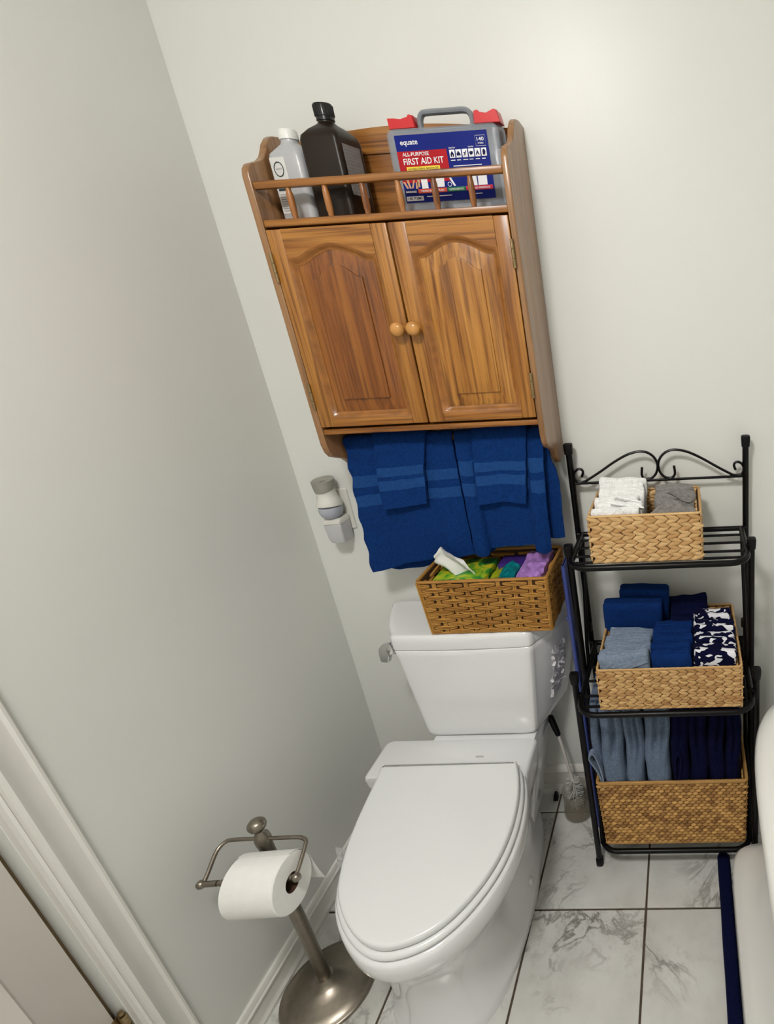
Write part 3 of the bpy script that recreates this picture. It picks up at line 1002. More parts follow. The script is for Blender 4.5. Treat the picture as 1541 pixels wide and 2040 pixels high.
def drape(name, label, cat, group, mat, rad, zf, zb, xf, xb, fold, bands, t=0.007, hem=True, bmat='band'):
    """towel folded over the bar. zf(u), zb(u): lower edges; xf(u,z), xb(u,z): x; fold(u,k): extra y."""
    nu, n1, n2, n3 = 44, 26, 8, 40
    def front(u, k):
        z = BAR_Z - k * (BAR_Z - zf(u))
        return Vector((xf(u, z), BAR_Y - rad + fold(u, k), z))
    P = []
    for i in range(nu + 1):
        u = i / nu
        col = []
        for j in range(n1):
            k = j / n1
            z = zb(u) + k * (BAR_Z - zb(u))
            col.append(Vector((xb(u, z), BAR_Y + rad * (1 - 0.25 * (1 - k)) + 0.6 * fold(1 - u, 1 - k), z)))
        for j in range(n2):
            a = math.pi * j / n2
            zz = BAR_Z + rad * math.sin(a)
            col.append(Vector((xf(u, BAR_Z), BAR_Y + rad * math.cos(a), zz)))
        for j in range(n3 + 1):
            col.append(front(u, j / n3))
        # terry wobble
        col = [p + noise.noise_vector(p * 45) * 0.0016 for p in col]
        P.append(col)
    loc = ((xf(0, BAR_Z) + xf(1, BAR_Z)) / 2, BAR_Y, zf(0.5))
    o = solo(name, MB().sheet(P, t), mat, label, cat, loc, group, angle=70)
    for ka, kb in bands:
        S = []
        for i in range(nu + 1):
            u = 0.004 + 0.992 * i / nu
            row = []
            for j in range(7):
                p = front(u, ka + (kb - ka) * j / 6)
                p = p + noise.noise_vector(p * 45) * 0.0016
                row.append(p + Vector((0, -t / 2 - 0.0002, 0)))
            S.append(row)
        part('woven_band', MB().sheet(S, 0.0012), bmat, o, label='flat lighter woven band', angle=70)
    return o


def lerp_tab(tab):
    def f(x):
        for (a, fa), (b, fb) in zip(tab[:-1], tab[1:]):
            if x <= b:
                return fa + (fb - fa) * max(0, (x - a)) / (b - a)
        return tab[-1][1]
    return f


zl = lerp_tab([(0, 0.883), (0.2, 0.893), (0.4, 0.910), (0.7, 0.921), (1, 0.927)])
zlb = lerp_tab([(0, 0.895), (0.22, 0.881), (0.45, 0.884), (0.7, 0.905), (1, 0.915)])
xll = lerp_tab([(0.88, 0.2035), (0.94, 0.208), (1.06, 0.212), (1.15, 0.219), (1.235, 0.2255)])
drape('bath_towel', 'royal blue bath towel, left one of the two on the bar, reaching lower', 'towel', 'bath towels on the cabinet bar', 'royal', 0.0135, zl, zlb,
      lambda u, z: xll(z) + u * (0.4875 - xll(z)) + 0.002 * math.sin(z * 95) * (1 - u),
      lambda u, z: xll(z) + 0.005 + u * (0.480 - xll(z)),
      lambda u, k: 0.004 * math.sin(u * 5.2 + 0.8) * k - 0.006 * k * sstep(0.72, 0.80, u) * (1 - 0.4 * sstep(0.9, 1.0, u)) - 0.002 * math.sin(u * 17) * k * k, [(0.24, 0.325), (0.39, 0.475)])
zr = lerp_tab([(0, 0.928), (0.10, 0.922), (0.17, 0.925), (0.185, 0.940), (0.5, 0.946), (0.80, 0.950), (0.815, 0.932), (0.93, 0.925), (1, 0.930)])
xrr = lerp_tab([(0.92, 0.690), (1.05, 0.694), (1.15, 0.700), (1.235, 0.7085)])
drape('bath_towel', 'royal blue bath towel, right one of the two on the bar, with overlapping side folds', 'towel', 'bath towels on the cabinet bar', 'royal', 0.0135, zr, lambda u: 0.955 - 0.035 * sstep(0.75, 1.0, 1 - abs(u - 0.1)),
      lambda u, z: 0.4935 + u * (xrr(z) - 0.4935),
      lambda u, z: 0.4935 + u * (lerp_tab([(0.92, 0.722), (1.10, 0.727), (1.14, 0.722), (1.16, 0.712), (1.235, 0.7085)])(z) - 0.4935),
      lambda u, k: -0.013 * k ** 0.5 * (1 - sstep(0.15, 0.185, u)) - 0.013 * k ** 0.5 * sstep(0.805, 0.835, u) + 0.003 * math.sin(u * 7) * k + 0.006 * k * sstep(0.93, 1.0, u) + 0.006 * k * (1 - sstep(0.0, 0.05, u)), [(0.18, 0.30), (0.365, 0.47)])
hz1 = lerp_tab([(0, 1.066), (0.5, 1.072), (1, 1.078)])
drape('hand_towel', 'small royal blue hand towel layered over the left bath towel', 'towel', 'hand towels layered on the bath towels', 'royal', 0.0235, hz1, lambda u: 1.09,
      lambda u, z: lerp_tab([(1.06, 0.291), (1.15, 0.294), (1.235, 0.302)])(z) + u * (lerp_tab([(1.06, 0.402), (1.17, 0.413), (1.235, 0.428)])(z) - lerp_tab([(1.06, 0.291), (1.15, 0.294), (1.235, 0.302)])(z)),
      lambda u, z: 0.303 + u * 0.125, lambda u, k: -0.012 * k - 0.0015 * math.sin(u * 6) * k, [(0.37, 0.51), (0.57, 0.72)])
hz2 = lerp_tab([(0, 1.068), (0.25, 1.069), (0.5, 1.074), (0.8, 1.068), (1, 1.066)])
drape('hand_towel', 'small royal blue hand towel layered over the right bath towel', 'towel', 'hand towels layered on the bath towels', 'royal', 0.0235, hz2, lambda u: 1.09,
      lambda u, z: lerp_tab([(1.06, 0.5285), (1.235, 0.540)])(z) + u * (lerp_tab([(1.06, 0.648), (1.235, 0.670)])(z) - lerp_tab([(1.06, 0.5285), (1.235, 0.540)])(z)),
      lambda u, z: 0.540 + u * 0.13, lambda u, k: -0.010 * k - 0.0015 * math.sin(u * 6 + 1) * k, [(0.36, 0.50), (0.56, 0.71)])


# ================================================================== OUTLET PLATE AND AIR FRESHENER
pl = MB()
pl.loft([[(p[0], y, p[1]) for p in rsq((0.093, 1.028), 0.036 - d, 0.058 - d, 0.003, 0, 0)] for y, d in ((-0.0008, 0), (-0.003, 0.0), (-0.0055, 0.002))])
op = solo('outlet_plate', pl, 'airwhite', 'white wall outlet plate behind the plug-in air freshener', 'outlet', (0.093, -0.0008, 1.028))
sk = MB()
for z in (1.047, 1.009):
    sk.loft([[(p[0], y, p[1]) for p in rsq((0.093, z), 0.016, 0.013, 0.008, 0, 0)] for y in (-0.0054, -0.0062)])
part('socket', sk, 'capwhite', op)
af = thing('air_freshener', 'grey and white plug-in air freshener with a round refill, on the outlet', 'air freshener', (0.096, -0.007, 0.945))
hs = MB()
def hr(x0, x1, y0, y1, z, r=0.006):
    return rsq(((x0 + x1) / 2, (y0 + y1) / 2), (x1 - x0) / 2, (y1 - y0) / 2, r, 0, z, 4)
hs.loft([hr(0.083, 0.113, -0.045, -0.0075, 0.9455), hr(0.079, 0.117, -0.052, -0.0065, 0.949), hr(0.076, 0.119, -0.055, -0.0065, 0.960), hr(0.074, 0.121, -0.057, -0.0065, 0.995), hr(0.074, 0.121, -0.057, -0.0065, 1.000), hr(0.074, 0.121, -0.054, -0.0065, 1.0035)])
part('plug_housing', hs, 'airplug', af)
hs2 = MB().loft([hr(0.0735, 0.1215, -0.0575, -0.0065, 1.0038), hr(0.0735, 0.1215, -0.0575, -0.0065, 1.012), hr(0.077, 0.118, -0.05, -0.0065, 1.018)])
part('collar', hs2, 'airwhite', af)
AC = (0.097, -0.040, 0)
part('refill', MB().lathe([(0.006, 1.0185), (0.018, 1.0195), (0.025, 1.026), (0.0285, 1.036), (0.029, 1.044), (0.027, 1.0505), (0.01, 1.0515)], AC, 28), 'glass', af)
part('refill_liquid', MB().lathe([(0.005, 1.0205), (0.016, 1.0212), (0.0225, 1.0275), (0.0245, 1.0315), (0.001, 1.032)], AC, 24), 'ink2', af)
sh_ = MB()
rings = []
prof_a = [(0.0305, 1.0525), (0.031, 1.056), (0.0285, 1.066), (0.0250, 1.076), (0.0232, 1.086), (0.0235, 1.097), (0.0252, 1.108)]
for r, z in prof_a:
    rings.append([(AC[0] + r * math.cos(2 * math.pi * j / 28), AC[1] + r * math.sin(2 * math.pi * j / 28), z + (0.010 * math.sin(2 * math.pi * j / 28) * (z - 1.066) / 0.04 if z > 1.066 else -0.004 * math.sin(2 * math.pi * j / 28) * (1.066 - z) / 0.014)) for j in range(28)])
sh_.loft(rings)
part('shroud', sh_, 'airwhite', af)
ct = MB()
rings = []
for r, z, s in ((0.0245, 1.100, 0.0085), (0.0258, 1.109, 0.010), (0.0272, 1.122, 0.0035), (0.0272, 1.1235, 0.0035), (0.0255, 1.1225, 0.0035), (0.006, 1.1195, 0.001), (0.0055, 1.115, 0), (0.0002, 1.115, 0)):
    rings.append([(AC[0] + r * math.cos(2 * math.pi * j / 28), AC[1] + r * math.sin(2 * math.pi * j / 28), z + s * math.sin(2 * math.pi * j / 28)) for j in range(28)])
ct.loft(rings)
part('vent_cap', ct, 'airgrey', af)


# ================================================================== TOILET
to = thing('toilet', 'white two-piece toilet with closed elongated lid, in the corner below the cabinet', 'toilet', (0.43, -0.40, 0.0))
CX = 0.445
def tank_ring(z, grow=0.0, k=4):
    s = (z - 0.405) / 0.297
    wf = 0.158 + 0.030 * s + grow
    wb = 0.196 + 0.056 * min(1.0, s * 1.15) ** 0.8 + grow
    yf = -0.196 - 0.008 * s - grow
    yb = -0.018 + grow * 0.2
    ctl = [(-wf - 0.001, yf + 0.024), (-wf * 0.965, yf + 0.009), (-wf * 0.88, yf + 0.001), (-wf * 0.5, yf - 0.002), (0, yf - 0.003), (wf * 0.5, yf - 0.002), (wf * 0.88, yf + 0.001), (wf * 0.965, yf + 0.009), (wf + 0.001, yf + 0.024),
           (wf + (wb - wf) * 0.42, yf + 0.066), (wf + (wb - wf) * 0.78, yf + 0.118), (wb, -0.045), (wb - 0.003, yb), (wb * 0.5, yb), (0, yb), (-wb * 0.5, yb), (-wb + 0.003, yb), (-wb, -0.045),
           (-wf - (wb - wf) * 0.78, yf + 0.118), (-wf - (wb - wf) * 0.42, yf + 0.066)]
    return [(CX + p.x, min(p.y, yb), z) for p in smooth_path([(a, c, 0) for a, c in ctl], k, True)]
def inset(ring, d, z=None):
    cx = sum(p[0] for p in ring) / len(ring)
    cy = sum(p[1] for p in ring) / len(ring)
    out = []
    for p in ring:
        v = Vector((p[0] - cx, p[1] - cy))
        l = v.length
        v = v * ((l - d) / l)
        out.append((cx + v.x, cy + v.y, p[2] if z is None else z))
    return out
tk = MB()
tk.loft([inset(tank_ring(0.405), 0.03, 0.4065), inset(tank_ring(0.41), 0.012, 0.4080), inset(tank_ring(0.42), 0.004, 0.414), inset(tank_ring(0.43), 0.001, 0.424)] +
        [tank_ring(z) for z in (0.445, 0.50, 0.55, 0.60, 0.65, 0.68, 0.697)] + [inset(tank_ring(0.699), 0.002), inset(tank_ring(0.7005), 0.006)])
tank = part('tank', tk, 'porcelain', to, angle=50)
ld = MB()
ld.loft([inset(tank_ring(0.702), 0.004, 0.7022), inset(tank_ring(0.702), -0.001, 0.7035), inset(tank_ring(0.702), -0.0022, 0.708), inset(tank_ring(0.702), -0.0022, 0.730), inset(tank_ring(0.702), -0.0005, 0.7385), inset(tank_ring(0.702), 0.004, 0.7428), inset(tank_ring(0.702), 0.010, 0.7448), inset(tank_ring(0.702), 0.018, 0.7452)])
part('tank_lid', ld, 'porcelain', to, angle=50)
lv = MB()
pl_ = [(0.252, 0.711), (0.235, 0.710), (0.2205, 0.704), (0.2140, 0.692), (0.2125, 0.672), (0.2130, 0.657), (0.2200, 0.6545), (0.2340, 0.6545), (0.2385, 0.664), (0.2440, 0.676), (0.253, 0.684)]
pl_ = [(p.x, p.y) for p in smooth_path([(a, c, 0) for a, c in pl_], 3, True)]
lv.loft([[(0.224 + (x - 0.224) * s, y, 0.680 + (z - 0.680) * s) for x, z in pl_] for y, s in ((-0.190, 0.78), (-0.187, 0.95), (-0.182, 1.0), (-0.176, 1.0), (-0.172, 0.93))])
lv.tube([(0.231, -0.18, 0.682), (0.256, -0.176, 0.682)], 0.0062, 14)
part('flush_lever', lv, 'chrome', to, label='chrome flush lever')
# torn adhesive remains on the tank's right side
tr = MB()
random.seed(21)
def side_pt(t, z, lift):
    s = (z - 0.405) / 0.297
    wf, wb, yf = 0.158 + 0.030 * s, 0.196 + 0.056 * min(1.0, s * 1.15) ** 0.8, -0.204 + 0.008 * (1 - s)
    x = CX + wf + (wb - wf) * (0.42 + 0.36 * t)
    y = yf + 0.066 + 0.052 * t
    return Vector((x + 0.86 * lift, y - 0.5 * lift, z))
nA, nB = 10, 34
P = []
for i in range(nA + 1):
    row = []
    for j in range(nB + 1):
        zz = 0.475 + 0.17 * j / nB
        e = (noise.noise((i * 0.9, j * 0.55, 3.3)) + 0.4)
        wob = 0.10 * noise.noise((j * 0.5, 1.7, 0)) 
        tt = (i / nA) * (0.95 - 0.35 * max(0, (j / nB - 0.55)) / 0.45) + wob + 0.30 * j / nB
        row.append(side_pt(tt, zz + 0.008 * noise.noise((i * 0.8, 9.1, j * 0.2)), 0.0014 + 0.0026 * max(0, e)))
    P.append(row)
tr.sheet(P, 0.0008)
for k in range(26):
    t_, zz = random.random() * 1.0 + 0.05, 0.478 + random.random() * 0.165
    p = side_pt(t_, zz, 0.003)
    a, l, w = random.random() * 6.28, 0.004 + random.random() * 0.008, 0.0015 + random.random() * 0.003
    d1 = Vector((0.45 * math.cos(a), 0.8 * math.cos(a), math.sin(a))) * l
    d2 = Vector((-0.45 * math.sin(a), -0.8 * math.sin(a), math.cos(a))) * w + Vector((0.0025, -0.0015, 0))
    tr.sheet([[p - d1 - d2, p - d1 + d2], [p - d2 + Vector((0.0015, -0.001, 0)), p + d2 + Vector((0.002, -0.001, 0))], [p + d1 - d2, p + d1 + d2]], 0.0006)
p = side_pt(1.15, 0.503, 0.002)
tr.tube([p, p + Vector((0.006, 0.004, 0.002)), p + Vector((0.011, 0.004, -0.003))], [0.0018, 0.0012, 0.0006], 6)
part('torn_sticker', tr, 'dust', to, label='torn white sticker remains on the tank side')

LID = [(0.560, -0.317), (0.5755, -0.3175), (0.582, -0.323), (0.600, -0.371), (0.611, -0.42), (0.6155, -0.485), (0.609, -0.548), (0.593, -0.601), (0.569, -0.648), (0.541, -0.685), (0.508, -0.712), (0.469, -0.729), (0.427, -0.7345), (0.384, -0.722),
       (0.340, -0.693), (0.303, -0.655), (0.279, -0.617), (0.259, -0.559), (0.246, -0.495), (0.2385, -0.425), (0.2345, -0.365), (0.229, -0.327), (0.233, -0.3205), (0.250, -0.3195), (0.33, -0.319), (0.45, -0.3175)]
LR = smooth_path([(a, c, 0) for a, c in LID], 4, True)
def plane_z(y):
    return 0.44 + 0.08 * (y + 0.31)
LC = Vector((0.427, -0.51, 0))
def lid_ring(grow, dz):
    out = []
    n = len(LR)
    for i, p in enumerate(LR):
        tg = (LR[(i + 1) % n] - LR[(i - 1) % n])
        nn = Vector((tg.y, -tg.x, 0)).normalized()
        if nn.dot(p - LC) < 0:
            nn = -nn
        back = sstep(-0.335, -0.32, p.y)
        q = p + nn * grow * (1 - back if grow > 0 else 1)
        out.append((q.x, q.y, plane_z(q.y) + dz))
    return out
def shrink(ring, k, dz):
    return [(LC.x + (p[0] - LC.x) * k, LC.y + (p[1] - LC.y) * k, plane_z(LC.y + (p[1] - LC.y) * k) + dz) for p in ring]


sl = MB()
sl.loft([lid_ring(-0.010, -0.0175), lid_ring(-0.002, -0.0165), lid_ring(0.0, -0.013), lid_ring(0.0, -0.006), lid_ring(-0.0018, -0.002), lid_ring(-0.005, -0.0004), lid_ring(-0.010, 0.0)])
part('seat_lid', sl, 'seat', to, angle=60)
ss = MB()
ss.loft([lid_ring(-0.012, -0.0345), lid_ring(0.003, -0.034), lid_ring(0.0075, -0.031), lid_ring(0.0085, -0.027), lid_ring(0.0065, -0.0225), lid_ring(0.002, -0.0197), lid_ring(-0.012, -0.0192)])
part('seat', ss, 'seat', to, angle=60)
# bowl: rim to foot
FH = [(0.0, -0.085), (0.06, -0.088), (0.095, -0.098), (0.112, -0.13), (0.128, -0.18), (0.143, -0.27), (0.154, -0.37), (0.153, -0.45), (0.147, -0.53), (0.133, -0.60), (0.108, -0.655), (0.062, -0.69), (0.0, -0.702)]
FX = 0.432
foot = [(FX + x, y) for x, y in FH] + [(FX - x, y) for x, y in FH[-2:0:-1]]
foot = [(p.x, p.y) for p in smooth_path([(a, c, 0) for a, c in foot], 4, True)]
rimo = [(p[0], p[1]) for p in lid_ring(0.014, 0)]
RN = 96
def radial(poly, c):
    out = []
    m = len(poly)
    for k in range(RN):
        a = 2 * math.pi * k / RN
        d = (math.cos(a), math.sin(a))
        best = 0
        for i in range(m):
            p, q = poly[i], poly[(i + 1) % m]
            ex, ey = q[0] - p[0], q[1] - p[1]
            den = d[0] * ey - d[1] * ex
            if abs(den) < 1e-12:
                continue
            t_ = ((p[0] - c[0]) * ey - (p[1] - c[1]) * ex) / den
            s_ = ((p[0] - c[0]) * d[1] - (p[1] - c[1]) * d[0]) / den
            if t_ > 0 and -1e-9 <= s_ <= 1 + 1e-9:
                best = max(best, t_)
        out.append(best)
    return out
BC = (0.43, -0.46)
RR, RF = radial(rimo, BC), radial(foot, BC)
def bowl_ring(z, w, sc, tilt, waist=0.0):
    out = []
    for k in range(RN):
        a = 2 * math.pi * k / RN
        r = (RR[k] * w + RF[k] * (1 - w)) * sc
        r *= 1 - waist * (1 - abs(math.sin(a)) ** 1.5)
        if math.sin(a) > 0:                      # towards the wall: keep the back plinth
            r = max(r, (RF[k] * 0.93) * sstep(0.2, 0.8, math.sin(a)))
        x, y = BC[0] + r * math.cos(a), BC[1] + r * math.sin(a)
        out.append((x, y, z + tilt * 0.08 * min(0.0, y + 0.33)))
    return out
bw = MB()
bw.loft([bowl_ring(0.0005, 0, 1.0, 0), bowl_ring(0.02, 0, 0.995, 0), bowl_ring(0.032, 0, 0.985, 0, 0.02), bowl_ring(0.05, 0, 0.965, 0, 0.09), bowl_ring(0.10, 0.02, 0.95, 0, 0.19), bowl_ring(0.16, 0.06, 0.945, 0, 0.24), bowl_ring(0.21, 0.18, 0.94, 0, 0.24), bowl_ring(0.255, 0.42, 0.95, 0, 0.15),
         bowl_ring(0.295, 0.74, 0.97, 0.3, 0.05), bowl_ring(0.325, 0.92, 0.985, 0.6), bowl_ring(0.350, 1.0, 1.0, 0.8), bowl_ring(0.375, 1.0, 1.006, 1), bowl_ring(0.394, 1.0, 1.004, 1), bowl_ring(0.4000, 1.0, 0.99, 1), bowl_ring(0.4015, 1.0, 0.96, 1)])
bowl = part('bowl', bw, 'porcelain', to, angle=60)
dk = MB()
def deck(x0, x1, y0, y1, z, r=0.016):
    return rsq(((x0 + x1) / 2, (y0 + y1) / 2), (x1 - x0) / 2, (y1 - y0) / 2, r, 0, z, 4)
dk.loft([deck(0.30, 0.56, -0.30, -0.20, 0.16), deck(0.28, 0.575, -0.31, -0.20, 0.24), deck(0.24, 0.590, -0.325, -0.20, 0.30), deck(0.19, 0.600, -0.335, -0.20, 0.350), deck(0.176, 0.602, -0.335, -0.199, 0.375), deck(0.174, 0.6025, -0.335, -0.199, 0.394), deck(0.177, 0.6, -0.335, -0.201, 0.4015), deck(0.184, 0.594, -0.335, -0.207, 0.4052)])
dk.loft([deck(0.33, 0.555, -0.24, -0.09, 0.10), deck(0.315, 0.575, -0.24, -0.07, 0.22), deck(0.31, 0.592, -0.24, -0.055, 0.32), deck(0.305, 0.598, -0.24, -0.05, 0.39), deck(0.31, 0.594, -0.24, -0.055, 0.4048)])
part('deck', dk, 'porcelain', to, angle=60)
hn = MB()
for x in (0.335, 0.52):
    hn.box((x - 0.018, -0.325, 0.4052), (x + 0.018, -0.300, 0.4185), 0.005, 3)
part('hinge_cover', hn, 'seat', to)
part('maker_mark', MB().text('TOTO', 0.0215, lambda x, y: (0.4505 + x, -0.2720 + y, 0.4056), fit_h=0.0052), 'logo', to, label='small grey maker name')
bc_ = MB().lathe([(0.0001, 0.062), (0.007, 0.060), (0.011, 0.054), (0.012, 0.042), (0.012, 0.030)], (0.566, -0.36, 0), 20)
part('bolt_cap', bc_, 'porcelain', to)
sm = MB().tube([(0.5005, -0.7335, 0.357), (0.5025, -0.7330, 0.350), (0.5022, -0.7325, 0.344)], [0.0016, 0.0026, 0.0012], 8)


# ================================================================== TOILET PAPER STAND
px_, py_ = 0.1245, -0.584
st = thing('toilet_paper_stand', 'brushed nickel toilet paper stand with a round domed base beside the toilet', 'toilet paper stand', (px_, py_, 0.0))
bpf = [(0.0, 0.0), (0.1045, 0.0), (0.1055, 0.003), (0.1045, 0.0065), (0.101, 0.0085), (0.0955, 0.009), (0.092, 0.0115), (0.078, 0.0165), (0.056, 0.0225), (0.036, 0.030), (0.026, 0.037), (0.0235, 0.041), (0.0220, 0.0425), (0.0205, 0.046), (0.019, 0.048), (0.0, 0.048)]
part('base', MB().lathe(bpf, (px_, py_, 0), 56), 'nickel', st, angle=50)
part('pole', MB().lathe([(0.0135, 0.0482), (0.0135, 0.495), (0.0150, 0.497), (0.0155, 0.508), (0.0135, 0.520), (0.0090, 0.527), (0.0082, 0.5325), (0.0001, 0.533)], (px_, py_, 0), 24), 'nickel', st)
part('finial', MB().lathe([(0.0075, 0.5332), (0.0085, 0.536), (0.0150, 0.540), (0.0172, 0.546), (0.0165, 0.553), (0.011, 0.559), (0.0003, 0.561)], (px_, py_, 0), 24), 'nickel', st, angle=60)
arm = [(0.0435, -0.6585, 0.4765), (0.0415, -0.640, 0.484), (0.037, -0.612, 0.4955), (0.0375, -0.598, 0.501), (0.045, -0.588, 0.505), (0.060, -0.5845, 0.507), (px_, py_, 0.509), (0.196, -0.584, 0.511), (0.213, -0.586, 0.511), (0.2235, -0.592, 0.510), (0.2275, -0.604, 0.506), (0.2330, -0.634, 0.4955), (0.2355, -0.6535, 0.4885)]
part('arm', MB().tube(smooth_path(arm, 5), 0.0041, 12), 'nickel', st)
AX0, AX1 = Vector((0.0435, -0.6585, 0.4765)), Vector((0.2355, -0.6545, 0.4875))
rb = MB().tube([AX0, AX0 + (AX1 - AX0) * 0.16], 0.0058, 14).tube([AX0 + (AX1 - AX0) * 0.165, AX0 + (AX1 - AX0) * 0.19], 0.0045, 14).tube([AX0 + (AX1 - AX0) * 0.195, AX1], 0.0062, 14)
part('roller_bar', rb, 'nickel', st)
for c in (AX0 - (AX1 - AX0) * 0.02, AX1 + (AX1 - AX0) * 0.01):
    bl = MB().lathe([(0.0002, -0.0088), (0.005, -0.0074), (0.0082, -0.004), (0.0088, 0.0), (0.0082, 0.004), (0.005, 0.0074), (0.0002, 0.0088)], tuple(c), 20)
    part('ball_end', bl, 'nickel', st, angle=70)
dirx = (AX1 - AX0).normalized()
rot = Vector((1, 0, 0)).rotation_difference(dirx).to_matrix()
rc = AX0 + (AX1 - AX0) * 0.672 + Vector((0, 0, -0.0125))
hw, ro, ri = 0.0535, 0.0565, 0.0195
roll = solo('toilet_paper_roll', MB().lathe([(ri, -hw), (ro - 0.002, -hw), (ro, -hw + 0.002), (ro, hw - 0.002), (ro - 0.002, hw), (ri, hw), (ri, -hw)], tuple(rc), 56, 'X', False, rot), 'paper',
            'white toilet paper roll on the nickel stand', 'toilet paper', tuple(rc), angle=40)
part('core', MB().lathe([(ri - 0.0002, -hw + 0.001), (ri - 0.0002, hw - 0.001), (ri - 0.0016, hw - 0.001), (ri - 0.0016, -hw + 0.001), (ri - 0.0002, -hw + 0.001)], tuple(rc), 32, 'X', False, rot), 'card', roll, label='brown cardboard core')
P = []
for i in range(9):
    u = i / 8
    row = []
    for j in range(15):
        if j < 6:
            a = math.radians(70 - j * 15)
            q = Vector((-hw + 2 * hw * u, (ro + 0.0012) * math.cos(a), (ro + 0.0012) * math.sin(a)))
        else:
            k = (j - 6) / 8
            q = Vector((-hw + 2 * hw * u + 0.004 * k, ro + 0.0014 + 0.006 * k * k, -0.0145 - 0.062 * k + 0.022 * k * (1 - u) * 0.6))
        row.append(rc + rot @ q)
    P.append(row)
part('loose_sheet', MB().sheet(P, 0.0006), 'paper', roll)

# crumpled clear film at the wall behind the stand
P = []
for i in range(8):
    P.append([Vector((0.020 + 0.030 * j / 6, -0.335 + 0.02 * i / 7, 0.079 + 0.052 * i / 7 * (1 - 0.4 * j / 6))) + noise.noise_vector(Vector((i * 0.9, j * 0.9, 4.2))) * 0.007 for j in range(7)])
solo('plastic_scrap', MB().sheet(P, 0.0004), 'cling', 'crumpled scrap of clear plastic at the left wall behind the toilet lid', 'plastic scrap', (0.03, -0.33, 0.08))


# ================================================================== BASKETS
def leaf(name, mat, plump=1.0):
    secs = [(-0.5, 0.03, 0.1), (-0.33, 0.34, 0.75), (-0.08, 0.5, 1.0), (0.18, 0.45, 0.95), (0.38, 0.24, 0.6), (0.5, 0.03, 0.1)]
    rings = [[(x, 0.0, h), (x, -0.75 * t * plump, h * 0.55), (x, -t * plump, 0.0), (x, -0.75 * t * plump, -h * 0.55), (x, 0.0, -h)] for x, h, t in secs]
    return MB().loft(rings)


def triple(name=None):
    m = MB()
    for k in (-1, 0, 1):
        rings = []
        for x, t, sp in ((-0.5, 0.15, 0.45), (-0.3, 0.75, 0.8), (0.0, 1.0, 1.0), (0.3, 0.75, 0.8), (0.5, 0.15, 0.45)):
            z0 = k * 0.32 * sp
            rings.append([(x, -0.35 * t, z0 + 0.17), (x, -t, z0), (x, -0.35 * t, z0 - 0.17), (x, 0.1, z0)])
        m.loft(rings)
    return m


FACES = {'front': (Vector((1, 0, 0)), Vector((0, -1, 0))), 'right': (Vector((0, 1, 0)), Vector((1, 0, 0))), 'left': (Vector((0, -1, 0)), Vector((-1, 0, 0))), 'back': (Vector((-1, 0, 0)), Vector((0, 1, 0)))}


